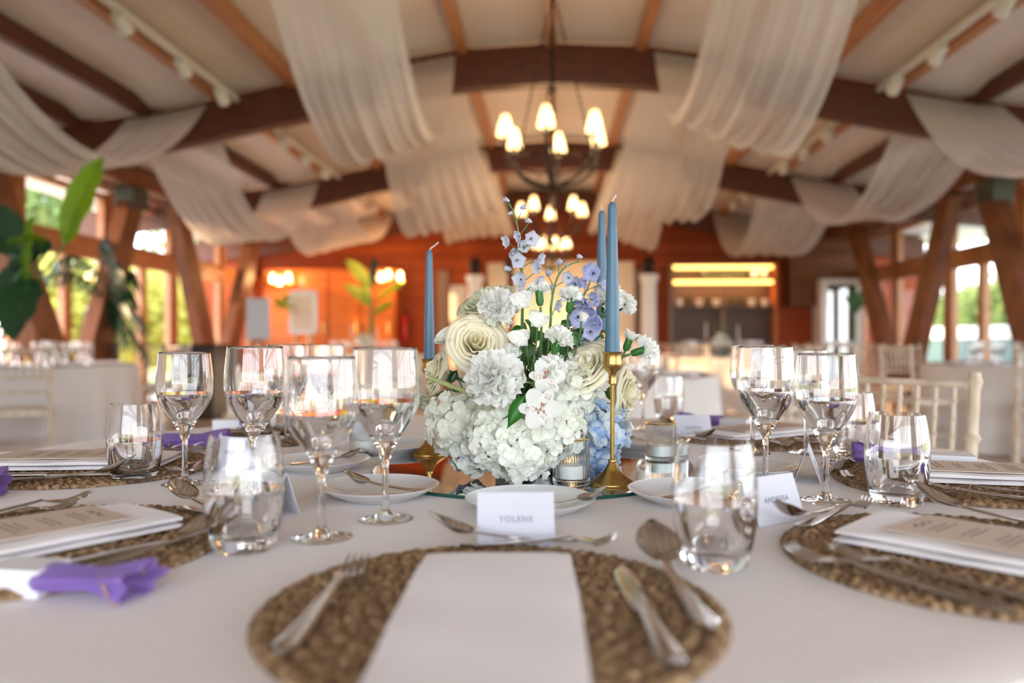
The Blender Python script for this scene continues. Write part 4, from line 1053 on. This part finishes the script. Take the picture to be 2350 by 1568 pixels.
# ------------------------------------------------------------------ background tables
def far_glass():
    mb = MB(); mb.lathe([(0, 0), (.033, 0), (.02, .003), (.004, .01), (.004, .07), (.012, .09), (.035, .125), (.040, .15), (.034, .205), (.0325, .205), (.038, .15), (.033, .127), (.01, .095), (0, .093)], 16)
    return tag(mk('stemmed_glass', mb, glass, smooth=60), 'g', 'wine glass')
fg = far_glass()
fgs = MB(); fgs.lathe([(0, 0), (.03, 0), (.038, .05), (.034, .11), (.032, .11), (.036, .05), (.028, .012), (0, .012)], 16)
ft = tag(mk('short_tumbler', fgs, glass, smooth=60), 'g', 'tumbler')
fm = MB(); fm.lathe([(0, .006), (.18, .006), (.19, .003), (.19, 0), (0, 0)], 40); fmat = tag(mk('round_placemat', fm, MATS.get('woven') or placemat.data.materials[0], smooth=30), 'g', 'placemat')
fn = MB(); fn.box((0, 0, .008), (.12, .26, .014)); fnap = tag(mk('folded_napkin', fn, napkin_m, smooth=0), 'g', 'napkin')
def far_table(cx, cy_, R, label, where, seats, a0, chairs, flowers=None, seed=0, glasses=True):
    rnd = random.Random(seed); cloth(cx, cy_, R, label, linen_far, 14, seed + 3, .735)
    SW = ['right side', 'far right side', 'far side', 'far left side', 'left side', 'near left side', 'near side', 'near right side']
    for k in range(seats):
        wh = SW[int(((a0 + 2 * PI * k / seats) % (2 * PI)) / (2 * PI) * 8 + .5) % 8] + ' of ' + where; a = a0 + 2 * PI * k / seats; d = V3(math.cos(a), math.sin(a), 0); n_ = V3(-d.y, d.x, 0); c = V3(cx, cy_, TZ)
        if glasses:
            place(fmat, c + d * (R - .2), a, 'woven placemat on the ' + wh, 'placemats on ' + where)
            place(fnap, c + d * (R - .2) + V3(0, 0, .006), a + PI / 2, 'white napkin on the ' + wh, 'napkins on ' + where)
            place(fg, c + d * (R - .42) + n_ * .1, 0, 'outer stemmed glass on the ' + wh, 'stemmed glasses on ' + where)
            place(fg, c + d * (R - .46) + n_ * .0, 0, 'inner stemmed glass on the ' + wh, 'stemmed glasses on ' + where, 1.05)
            place(ft, c + d * (R - .40) - n_ * .1, 0, 'short tumbler on the ' + wh, 'tumblers on ' + where)
        if k in chairs:
            p = c + d * (R + .36); chair_at(p.x, p.y, cx, cy_, chairs[k])
    if flowers:
        fl = wthing('flower_arrangement', (cx, cy_, TZ), flowers, 'flower arrangement')
        for q in range(9):
            a = q * 2.4; r = .13 * math.sqrt(q / 9); p = V3(cx + r * math.cos(a), cy_ + r * math.sin(a), TZ + .14 + rnd.uniform(0, .13))
            mk('bloom', carnation_mesh(p, .065, (math.cos(a) * .4, math.sin(a) * .4 - .3, 1), q, 16, 95) if q % 2 else rose_mesh(p, .055, (math.cos(a) * .4, -.5, .8), q, 1, 4), pet_cream if q % 3 == 0 else pet_white, fl, smooth=180)
        mb = MB()
        for q in range(12): mb.tube([V3(cx, cy_, TZ + .05), V3(cx + rnd.uniform(-.12, .12), cy_ + rnd.uniform(-.1, .1), TZ + rnd.uniform(.2, .5))], .004, 5)
        mk('stems', mb, green, fl); mb = MB(); mb.lathe([(0, 0), (.05, 0), (.06, .1), (.055, .1), (.045, .01), (0, .01)], 12, (cx, cy_, TZ)); mk('vase', mb, vase_m, fl)
        for q, (dx, dy, hh) in enumerate(((.2, -.05, .42), (-.2, .05, .46))):
            c = wthing('taper_candle', (cx + dx, cy_ + dy, TZ), 'blurred pale candle %s of the flowers on %s' % ('right' if dx > 0 else 'left', where), 'candle')
            mb = MB(); mb.lathe([(0, 0), (.035, 0), (.01, .02), (.005, .03), (.005, hh - .24), (.015, hh - .22), (.014, hh - .2), (0, hh - .2)], 10, (cx + dx, cy_ + dy, TZ)); mk('holder', mb, brass, c)
            mb = MB(); mb.lathe([(.011, hh - .2), (.007, hh), (0, hh)], 10, (cx + dx, cy_ + dy, TZ)); mk('wax', mb, MATS['cotton_wick'], c)
far_table(-4.35, 7.0, .9, 'white linen cloth on the round table beside the left posts', 'the left round table', 8, .2,
  {1: 'spindle chair behind the left round table, under the V-shaped posts'}, None, 1)
far_table(-2.2, 11.6, .9, 'far white cloth on the table below the tall green plant', 'the far table below the tall plant', 8, .3,
  {k: 'far pale chair %s the table below the tall plant' % v for k, v in {4: 'left of', 5: 'front left of', 7: 'front right of', 0: 'right of', 2: 'behind'}.items()}, 'blurred white and green flowers on the table below the tall plant', 2)
far_table(2.8, 10.4, .9, 'sunlit cloth on the table in front of the bar shelves', 'the table before the bar shelves', 8, .3,
  {k: 'sunlit pale chair %s the table before the bar shelves' % v for k, v in {4: 'left of', 5: 'front left of', 3: 'behind left of', 0: 'right of', 2: 'behind'}.items()}, 'blurred cream flowers on the table before the bar shelves', 3)
far_table(.50, 5.2, .85, 'white cloth on the round table directly behind the flowers', 'the table behind the flowers', 8, .1,
  {0: 'pale chair right of the round table behind the flowers', 7: 'pale chair at the near right of the table behind the flowers'}, None, 4)
far_table(4.75, 7.1, .9, 'tan-lit cloth on the round table at the right doors', 'the table at the right doors', 8, .25,
  {4: 'pale chair left of the round table at the right doors', 3: 'pale chair behind the round table at the right doors', 5: 'pale chair in front of the round table at the right doors'}, None, 5)
for (px, Y, dirx, lb) in ((1852, 9.3, .2, 'brightly sunlit chair left of the right V-shaped posts'), (1958, 9.6, .3, 'sunlit chair directly left of the right V-shaped posts'), (2078, 8.6, -.3, 'sunlit chair in front of the right V-shaped posts'), (372, 9.0, .3, 'spindle chair by the left glass doors, seen against the lawn')):
    p = at(px, 800, Y); chair_at(p.x, p.y, p.x + dirx, p.y + (1 if px < 2000 and px > 500 else -1) * 1.0, lb)
# ------------------------------------------------------------------ back wall furniture (room frame: parent roots are rotated by -A)
def rthing(name, x_, y_, label, cat, group=None):
    X, Y = rm(x_, y_); return thing(name, (X, Y, 0), label, cat, group, -A)
W = Y3 + .06
orange_m = mat('glossy_orange_timber', (.50, .125, .022), .25, noise=(3, (.58, .165, .035)), stretch=(.5, 1, 6))
orange_m.node_tree.nodes['Principled BSDF'].inputs['Specular IOR Level'].default_value = .3
# polished timber counter wall with sconces
def pxx(px, Y=14.7): return (px - 1265) / F * Y
t = rthing('timber_bar_cabinet', pxx(760), 14.45, 'glossy orange timber bar cabinet along the left of the back wall', 'cabinet')
mb = MB(); mb.box((0, .2, 1.15), (2.5, .5, 2.3)); mk('body', mb, orange_m, t, smooth=0)
for k in range(4):
    mb = MB(); mb.box((-.92 + k * .61, -.07, 1.2), (.57, .04, 2.1)); d = mk('door', mb, orange_m, t, smooth=0)
    mb = MB(); mb.tube([(-.92 + k * .61 + .22, -.11, 1.1), (-.92 + k * .61 + .22, -.11, 1.3)], .012, 6); mk('handle', mb, brass, d)
for k, (px, py, n) in enumerate(((613, 636, 2), (643, 634, 1), (865, 628, 3), (910, 632, 1))):
    p = atr(px, py, 13.9); X, Y = rm(p.x, 14.2); 
    s_ = wthing('wall_sconce', (X, Y, p.z), 'glowing sconce on the orange timber, ' + ('beside the easel sign', 'right of the easel sign', 'behind the tall green plant', 'right of the tall green plant')[k], 'wall light', 'sconces on the orange timber')
    for j in range(n):
        q = V3(X + (j - (n - 1) / 2) * .13, Y - .10, p.z - .05 * (j % 2))
        mb = MB(); mb.lathe([(.05, -.06), (.045, .04), (.03, .10)], 12, q); mk('shade', mb, shade_m, s_)
        mb = MB(); mb.ball(q, .035, 8, 6); mk('bulb', mb, bulb_m, s_)
    mb = MB(); mb.box((X, Y - .02, p.z - .08), (.10 * n, .06, .04)); mk('bracket', mb, brass, s_)
    light('sconce_glow', 'POINT', (X, Y - .22, p.z), 14, (1, .55, .22), shadow_soft_size=.08)
# pedestals with black topiary
for sg, px in ((0, 1090), (1, 1487)):
    x_ = pxx(px, 13.6); t = rthing('pedestal', x_, 13.6, 'tall white pedestal column %s of the cream backdrop' % ('left' if sg == 0 else 'right'), 'pedestal', 'white pedestals by the backdrop')
    mb = MB(); mb.lathe([(0, 0), (.17, 0), (.17, .06), (.13, .1), (.125, 1.95), (.15, 2.0), (.16, 2.06), (.16, 2.1), (0, 2.1)], 24); mk('column', mb, wax_white, t, smooth=40)
    u = rthing('topiary_urn', x_, 13.6, 'black urn shape on top of the %s pedestal' % ('left' if sg == 0 else 'right'), 'urn', 'black urns on the pedestals'); u.location.z = 2.1
    mb = MB(); mb.lathe([(0, 0), (.06, 0), (.03, .03), (.09, .08), (.12, .16), (.10, .25), (.04, .31), (0, .32)], 20); mk('urn_body', mb, iron, u, smooth=60)
# cream backdrop
bd_m = mat('cream_backdrop_panel', (.78, .62, .46), .6)
for px0, px1, py, Y, lb in ((1180, 1395, 600, 13.9, 'large cream backdrop panel behind the bouquet'), (1118, 1168, 604, 13.8, 'narrow flared cream panel at the left of the backdrop'), (1398, 1453, 602, 13.8, 'narrow cream panel at the right of the backdrop'), (1032, 1070, 655, 13.0, 'low cream plinth left of the left pedestal')):
    xa, xb = pxx(px0, Y), pxx(px1, Y); zt = CZ + (H0 - py) / F * Y
    t = rthing('backdrop_panel', (xa + xb) / 2, Y, lb, 'backdrop panel', 'cream panels of the backdrop')
    mb = MB(); hw = (xb - xa) / 2; N = 10
    if px0 == 1118: mb.hexa([(-hw * .3, -.03, 0), (hw, -.03, 0), (hw, .03, 0), (-hw * .3, .03, 0), (-hw, -.03, zt), (hw, -.03, zt), (hw, .03, zt), (-hw, .03, zt)])
    elif px0 == 1032: mb.lathe([(0, 0), (hw, 0), (hw, zt - .02), (hw - .02, zt), (0, zt)], 24)
    else: mb.box((0, 0, zt / 2), (2 * hw, .07, zt))
    mk('panel', mb, bd_m, t, smooth=40)
    mb = MB(); mb.box((0, .2, .02), (hw * 1.6, .5, .04)); mk('foot', mb, white_frame, t, smooth=0)
xx, yy = rm(.1, 12.9); light('backdrop_fill_spot', 'SPOT', (xx, yy, .1), 190, (1, .72, .42), rot=(R_(125), 0, 0), spot_size=R_(95), spot_blend=.8, shadow_soft_size=.1)  # added spot without a fixture, brightens the cream panels
t = rthing('microphone_stand', pxx(1167, 13.3), 13.3, 'thin black stand in front of the flared cream panel', 'stand')
mb = MB(); mb.tube([(0, 0, 0), (0, 0, 2.15)], .022, 8); mk('pole', mb, iron, t); mb = MB(); mb.lathe([(0, 0), (.16, 0), (.16, .02), (0, .03)], 20); mk('base', mb, iron, t)
mb = MB(); mb.lathe([(0, 2.1), (.06, 2.15), (.07, 2.28), (.03, 2.36), (0, 2.37)], 12); mk('head', mb, iron, t)
for px, lb in ((1015, 'narrow tan door panel left of the low cream plinth'), (1462, 'narrow tan door panel left of the right pedestal')):
    x_ = pxx(px, 14.9); mb = MB(); mb.box((x_, W - .03, 1.15), (.22, .06, 2.3)); trim(mb, mat('tan_panel', (.30, .20, .14), .6))
t = rthing('fire_extinguisher', pxx(925), 14.75, 'small red fire extinguisher on the back wall left of the lone blue candle', 'fire extinguisher')
red = mat('red_enamel', (.45, .01, .01), .3); mb = MB(); mb.lathe([(0, .95), (.075, .95), (.08, .97), (.08, 1.38), (.05, 1.44), (.02, 1.46), (0, 1.46)], 16); mk('cylinder', mb, red, t, smooth=50)
mb = MB(); mb.box((.03, 0, 1.49), (.12, .03, .05)); mb.tube([(.03, -.02, 1.47), (.11, -.03, 1.4), (.10, -.03, 1.1)], .012, 6); mk('valve_and_hose', mb, iron, t)
# lit bar shelves
xa, xb = pxx(1530, 14.9), pxx(1765, 14.9); xc = (xa + xb) / 2; wd = xb - xa
t = rthing('bar_shelf_unit', xc, W - .2, 'tall bar shelf unit with two amber lit strips on the back wall', 'shelf unit')
dk = mat('dark_shelf_wood', (.10, .045, .02), .4); zt = CZ + (H0 - 612) / F * 14.9
mb = MB(); mb.box((0, .14, zt / 2 + .2), (wd, .03, zt - .4)); mk('back_panel', mb, dk, t, smooth=0)
for sx in (-1, 1): mb = MB(); mb.box((sx * (wd / 2 - .02), 0, zt / 2), (.05, .32, zt)); mk('side_panel', mb, MATS['tan_panel'] if sx < 0 else orange_m, t, smooth=0)
levels = [CZ + (H0 - q) / F * 14.9 for q in (612, 645, 708)]
for k, z in enumerate(levels + [.9]):
    mb = MB(); mb.box((0, 0, z), (wd - .1, .32, .04)); sh = mk('shelf', mb, dk, t, smooth=0)
    if k < 2:
        mb = MB(); mb.box((0, -.10, z - .05), (wd - .14, .06, .07)); mk('light_strip', mb, led_m, sh, smooth=0)
        X, Y = rm(xc, W - .3); light('shelf_strip_glow', 'AREA', (X, Y, z - .1), 9, (1, .55, .2), rot=(0, 0, -A), shape='RECTANGLE', size=wd * .85, size_y=.08)
mb = MB(); mb.box((0, 0, .45), (wd - .1, .34, .9)); mk('lower_cupboard', mb, dk, t, smooth=0)
mb = MB(); mb.box((0, -.10, 1.3), (.05, .04, 1.2)); mk('mullion', mb, MATS['tan_panel'], t, smooth=0)
cup_m = mat('white_crockery', (.75, .72, .68), .3); bott_m = mat('dark_bottle_glass', (.03, .05, .03), .15)
cupb = MB(); cupb.lathe([(0, 0), (.05, 0), (.06, .06), (.065, .14), (.06, .14), (.05, .01), (0, .01)], 14); cup_o = tag(mk('crockery_jar', cupb, cup_m, smooth=60), 'c', 'jar')
botb = MB(); botb.lathe([(0, 0), (.04, 0), (.042, .16), (.015, .21), (.014, .27), (0, .27)], 12); bot_o = tag(mk('bottle', botb, bott_m, smooth=60), 'b', 'bottle')
for k, (dx, lv, o_) in enumerate([(-.8, 2, cup_o), (-.42, 2, cup_o), (-.1, 2, cup_o), (.55, 2, cup_o), (.8, 2, cup_o), (-.6, 2, bot_o), (-.25, 2, bot_o), (.2, 2, bot_o), (.35, 2, bot_o), (.6, 1, cup_o), (.78, 1, cup_o), (-.35, 1, bot_o)]):
    X, Y = rm(xc + dx, W - .2); place(o_, (X, Y, levels[lv] + .02), 0, 'small %s on the %s bar shelf, %s of its kind there' % ('white jar' if o_ is cup_o else 'dark bottle', ('', 'upper', 'lower')[lv], ('first', 'second', 'third', 'fourth', 'fifth', 'first', 'second', 'third', 'fourth', 'first', 'second', 'only one')[k]), 'jars on the bar shelves' if o_ is cup_o else 'bottles on the bar shelves')
# garland on shelf
mb = MB(); rnd = random.Random(3)
for k in range(60):
    addp(mb, petal_grid(.08, .02, .2, .2, 0, 3, 2, .9), Matrix.Translation(V3(-.3 + k * .012, -.1, rnd.uniform(0, .03))) @ basis(V3(rnd.uniform(-1, 1), -.6, rnd.uniform(0, 1)), rnd.uniform(0, 6)))
o = mk('greenery_garland', mb, leaf_dk); o.location = (*rm(xc, W - .2), levels[1] + .04); o.rotation_euler.z = -A; tag(o, 'strip of dark greenery lying along the upper bar shelf', 'garland')
# glazed white fridge / door at right
xa, xb = pxx(1865, 14.6), pxx(1950, 14.6); zt = CZ + (H0 - 645) / F * 14.6
t = rthing('glass_door_fridge', (xa + xb) / 2, 14.4, 'white-framed glass door fridge reflecting trees, right end of the back wall', 'fridge')
hw = (xb - xa) / 2; mb = MB(); mb.box((0, .25, zt / 2), (2 * hw, .5, zt)); mk('cabinet_body', mb, white_frame, t, smooth=0)
mb = MB()
for sx in (-1, 1): mb.box((sx * (hw - .05), -.02, zt / 2), (.1, .05, zt))
for z in (zt - .05, .9, .05): mb.box((0, -.02, z), (2 * hw - .2, .05, .1))
d = mk('door', mb, white_frame, t, smooth=0); mb = MB(); mb.box((0, -.015, zt / 2), (2 * hw - .2, .02, zt - .2)); mk('glass_pane', mb, mat('fridge_glass', (.25, .27, .26), .03, .9), d, smooth=0)
# seating chart on an easel, grey board
t = rthing('seating_chart', pxx(688, 12.8), 12.8, 'white-framed seating chart with beige centre, against the orange timber', 'sign')
p = atr(688, 700, 12.8); w2, h2 = .2, .32; zc = CZ + (H0 - 716) / F * 12.8
mb = MB()
for sx in (-1, 1): mb.box((sx * w2, 0, zc), (.07, .04, 2 * h2))
for sz in (-1, 1): mb.box((0, 0, zc + sz * h2), (2 * w2 + .07, .04, .07))
mk('frame', mb, MATS['white_wax'], t, smooth=0); mb = MB(); mb.box((0, .01, zc), (2 * w2, .02, 2 * h2)); mk('board', mb, bd_m, t, smooth=0)
mb = MB()
for dx, dy in ((-.25, .0), (.25, .0), (0, .5)): mb.tube([(dx, dy, 0), (dx * .2, .04, zc + h2 + .1)], .018, 6)
mk('easel', mb, limewash, t)
for q in range(10): mb = MB(); 
mb = MB()
for q in range(8): addp(mb, petal_grid(.2, .05, .2, .2, 0, 3, 3, .8), Matrix.Translation((-.32, -.05, zc + .1)) @ basis(V3(math.cos(q), -.8, math.sin(q)), q))
mk('corner_leaves', mb, mat('yellow_green_leaf', (.40, .45, .06), .5), t)
t = thing('welcome_board', at(592, 780, 8.6) * 1, 'plain grey-white board on an easel beside the left V-shaped posts', 'sign'); t.location.z = 0; t.rotation_euler.z = R_(8)
zc = CZ + (H0 - 732) / F * 8.6; mb = MB(); mb.box((0, 0, zc), (.25, .02, .45)); mk('board', mb, mat('grey_white_board', (.55, .56, .60), .6), t, smooth=0)
mb = MB()
for dx, dy in ((-.14, .02), (.14, .02), (0, .4)): mb.tube([(dx, dy, 0), (dx * .5, .03, zc + .26)], .012, 6)
mk('easel', mb, wood_trim, t)
xb_, yb_ = at(450, 780, 9.6).xy
t = thing('black_cabinet', (xb_, yb_, 0), 'low black cabinet between the arms of the left V-shaped posts', 'cabinet', None, -A)
mb = MB(); mb.box((0, 0, .48), (.62, .42, .84)); mk('body', mb, mat('black_laminate', (.015, .015, .016), .35), t, smooth=0)
mb = MB(); mb.box((0, 0, .91), (.66, .46, .03)); mk('top', mb, iron, t, smooth=0)
mb = MB(); mb.box((0, 0, .03), (.54, .36, .06)); mk('plinth', mb, iron, t, smooth=0)
# ------------------------------------------------------------------ plants
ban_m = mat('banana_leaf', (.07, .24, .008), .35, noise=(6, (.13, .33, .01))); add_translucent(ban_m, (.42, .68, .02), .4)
ban_y = mat('banana_leaf_uplit_tone', (.32, .48, .06), .35); add_translucent(ban_y, (.6, .8, .15), .4)  # uplit look put into a paler yellow-green leaf colour
def big_leaf(a, b, tip, w_, n=14):
    """stalk a->b, blade b->tip; returns (blade, stalk)"""
    a, b, tip = Vector(a), Vector(b), Vector(tip); mid = (b + tip) / 2 + V3(0, 0, .12 * (tip - b).length); P = []; st = MB()
    st.tube(bez(a, a.lerp(b, .4) + V3(0, 0, .1), b - (tip - b) * .1, b, 8), [.016 - .009 * i / 8 for i in range(9)], 7)
    side = (tip - b).cross(V3(0, -1, .4)).normalized(); cr = []
    for i in range(n + 1):
        t = i / n; cr.append(b * (1 - t) ** 2 + mid * 2 * t * (1 - t) + tip * t * t)
    for i, c in enumerate(cr):
        t = i / n; ww = w_ * math.sin(PI * min(1, t * .97 + .02)) ** .6 * (1 - .25 * t); nn = side.cross((tip - b).normalized())
        P.append([c + side * (ww * u) + nn * (abs(u) * ww * .35 + .012 * math.sin(20 * t + 9 * u)) for u in (-1, -.66, -.33, 0, .33, .66, 1)])
    mb = MB(); mb.grid(P); st.tube(cr, [.006 - .005 * i / n for i in range(n + 1)], 6); return mb, st
def banana(name, base, leaves, label, m, pot=.3, cat='plant'):
    base = Vector(base); t = wthing(name, base, label, cat)
    mb = MB(); mb.lathe([(0, 0), (pot * .7, 0), (pot, pot * 1.4), (pot * .92, pot * 1.4), (pot * .9, pot * 1.25), (0, pot * 1.25)], 24, base); mk('pot', mb, mat('grey_planter', (.16, .15, .15), .6), t, smooth=40)
    for (b, tip, w_, mm) in leaves:
        bl, st = big_leaf(base + V3(0, 0, pot * 1.25), b, tip, w_); lf = mk('leaf', bl, mm or m, t, smooth=180); mk('stalk', st, green, lf)
LV = 5.0
banana('banana_plant', V3(*(at(-175, 780, LV).xy), 0), [
  (at(150, 560, LV), at(236, 362, LV + .1), .115, ban_m), (at(60, 590, LV), at(-60, 470, LV), .15, leaf_dk), (at(60, 640, LV), at(75, 500, LV - .3), .06, None), (at(70, 640, LV), at(30, 780, LV - .2), .16, leaf_dk),
  (at(120, 560, LV), at(20, 620, LV), .1, leaf_dk), (at(90, 680, LV), at(-40, 690, LV), .2, leaf_dk), (at(100, 560, LV), at(20, 560, LV - .4), .07, None)],
  'tall banana plant at the left with one bright green upright leaf', ban_m)
LV = 9.0; c = at(262, 800, LV)
pm = wthing('palm_plant', (c.x, c.y, 0), 'dark arching palm beside the left glass doors', 'plant')
for k, (px, py) in enumerate(((90, 640), (130, 600), (310, 690), (330, 740), (240, 560), (200, 700), (290, 780), (270, 620), (310, 640), (330, 800))):
    e = at(px, py, LV + (k % 3 - 1) * .15); b0 = V3(c.x, c.y, .9); cr = bez(b0, b0 + V3(0, 0, .7), e + V3((c.x - e.x) * .5, 0, .25), e, 14); mb = MB(); mb.tube(cr, .008, 5)
    for i in range(3, 15):
        d = (cr[i] - cr[i - 1]).normalized()
        for s_ in (-1, 1):
            q = cr[i] + V3(s_ * .09 * d.z, .0, -.26) + d * .12; mb.add([cr[i], cr[i] + d * .05, q], [(0, 1, 2)])
            q2 = cr[i] + V3(-s_ * .16, s_ * .14, -.18); mb.add([cr[i], cr[i] + d * .05, q2], [(0, 1, 2)])
    mk('frond', mb, leaf_dk, pm, smooth=0)
mb = MB(); mb.tube([(c.x, c.y, .4), (c.x, c.y, .95)], [.07, .05], 8); mk('trunk', mb, wood_dark, pm)
mb = MB(); mb.lathe([(0, 0), (.14, 0), (.17, .3), (.16, .55), (.13, .62), (.11, .6), (0, .55)], 20, (c.x, c.y, 0)); mk('planter', mb, mat('purple_grey_urn', (.06, .05, .075), .4), pm, smooth=50)
Yp = 13.5; c = at(850, 780, Yp)
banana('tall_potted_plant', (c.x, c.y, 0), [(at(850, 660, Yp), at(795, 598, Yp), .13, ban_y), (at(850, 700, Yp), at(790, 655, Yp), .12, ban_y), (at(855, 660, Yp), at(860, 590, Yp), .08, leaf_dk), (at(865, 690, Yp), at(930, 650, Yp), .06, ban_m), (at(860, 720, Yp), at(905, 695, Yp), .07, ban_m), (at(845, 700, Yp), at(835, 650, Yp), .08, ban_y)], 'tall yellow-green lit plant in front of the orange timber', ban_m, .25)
chair_at(-3.62, 5.75, -4.35, 7.0, 'pale spindle chair at the picture edge, in front of the left round table')
Yp = 13.2; c = at(1962, 780, Yp)
banana('green_shrub', (c.x, c.y, 0), [(at(1962, 720, Yp), at(1962 + dx, 650 + abs(dx), Yp), .045, leaf_m) for dx in (-28, -15, 0, 14, 28)], 'green potted shrub at the right end of the back wall', leaf_m, .25)

# ------------------------------------------------------------------ outdoors
hedge_m = mat('foliage_sunlit_tone', (.36, .38, .06), .7, noise=(1.2, (.55, .50, .12))); add_translucent(hedge_m, (.75, .72, .18), .4)  # sunshine on the leaves is mixed into this yellow-green base
tree_dk = mat('foliage_shaded_tone', (.10, .16, .05), .7, noise=(1.5, (.20, .26, .08))); add_translucent(tree_dk, (.3, .4, .1), .3)  # darker copy of the foliage, shade put into the base colour
bark = mat('tree_bark', (.22, .16, .11), .9)
def tree(x_, y_, h, r, label, m, seed, n=1500, low=.35):
    rnd = random.Random(seed); X, Y = rm(x_, y_); t = wthing('tree' if h > 2.6 else 'hedge_shrub', (X, Y, 0), label, 'tree' if h > 2.6 else 'shrub', 'trees and shrubs outside the glass')
    mb = MB(); mb.tube([(X, Y, -.1), (X + .1, Y, h * .5), (X, Y, h * .8)], [.12, .09, .04], 8); mk('trunk', mb, bark, t)
    mb = MB()
    for k in range(n):
        d = V3(rnd.gauss(0, 1), rnd.gauss(0, 1), rnd.gauss(0, 1)).normalized() * (rnd.random() ** .4); c = V3(X + d.x * r, Y + d.y * r, h * (low + 1) / 2 + d.z * h * (1 - low) / 2)
        c += V3(math.sin(c.z * 5) * .1, math.cos(c.x * 4) * .1, math.sin(c.y * 3) * .15)
        M = Matrix.Translation(c) @ basis(V3(rnd.uniform(-1, 1), rnd.uniform(-1, 1), rnd.uniform(-.2, 1)), rnd.uniform(0, 6)); s_ = rnd.uniform(.10, .22)
        mb.add([M @ V3(-s_ * .4, 0, 0), M @ V3(0, -s_, 0), M @ V3(s_ * .4, 0, 0), M @ V3(0, s_, .02)], [(0, 1, 2, 3)])
    mk('crown', mb, m, t, smooth=0)
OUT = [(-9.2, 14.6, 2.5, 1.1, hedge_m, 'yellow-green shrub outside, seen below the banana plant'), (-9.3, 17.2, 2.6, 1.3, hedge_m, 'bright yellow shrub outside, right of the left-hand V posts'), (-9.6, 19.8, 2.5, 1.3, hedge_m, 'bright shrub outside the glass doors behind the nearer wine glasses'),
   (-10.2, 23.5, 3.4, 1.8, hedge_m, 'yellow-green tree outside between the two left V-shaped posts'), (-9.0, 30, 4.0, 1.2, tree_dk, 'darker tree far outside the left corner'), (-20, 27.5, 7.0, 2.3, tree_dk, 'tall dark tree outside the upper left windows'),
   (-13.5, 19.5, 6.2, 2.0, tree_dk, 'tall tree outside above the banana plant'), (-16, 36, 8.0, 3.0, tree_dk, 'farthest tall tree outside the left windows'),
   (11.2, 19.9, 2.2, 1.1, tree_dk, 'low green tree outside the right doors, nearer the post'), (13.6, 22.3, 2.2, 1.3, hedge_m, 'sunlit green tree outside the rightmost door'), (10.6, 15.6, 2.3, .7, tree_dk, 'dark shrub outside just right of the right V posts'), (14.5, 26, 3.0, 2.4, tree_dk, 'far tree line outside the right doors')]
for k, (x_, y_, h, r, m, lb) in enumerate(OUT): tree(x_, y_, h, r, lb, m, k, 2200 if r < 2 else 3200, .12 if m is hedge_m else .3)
# covered eaves outside the left side
mb = MB(); mb.box((7.3, 10, 2.98), (2.4, 13, .08)); trim(mb, cream)
t = rthing('car_stand_in_wall', 9.0, 16, 'dark teal wall with pale coping standing in for cars outside the right doors', 'wall'); mb = MB(); mb.box((0, 0, .5), (.3, 16, 1.0)); mk('wall_body', mb, mat('dark_teal_paint', (.04, .09, .09), .5), t, smooth=0); mb = MB(); mb.box((0, 0, 1.13), (.4, 16, .26)); mk('coping', mb, white_frame, t, smooth=0)  # made-up wall: its pale coping takes the place of parked cars
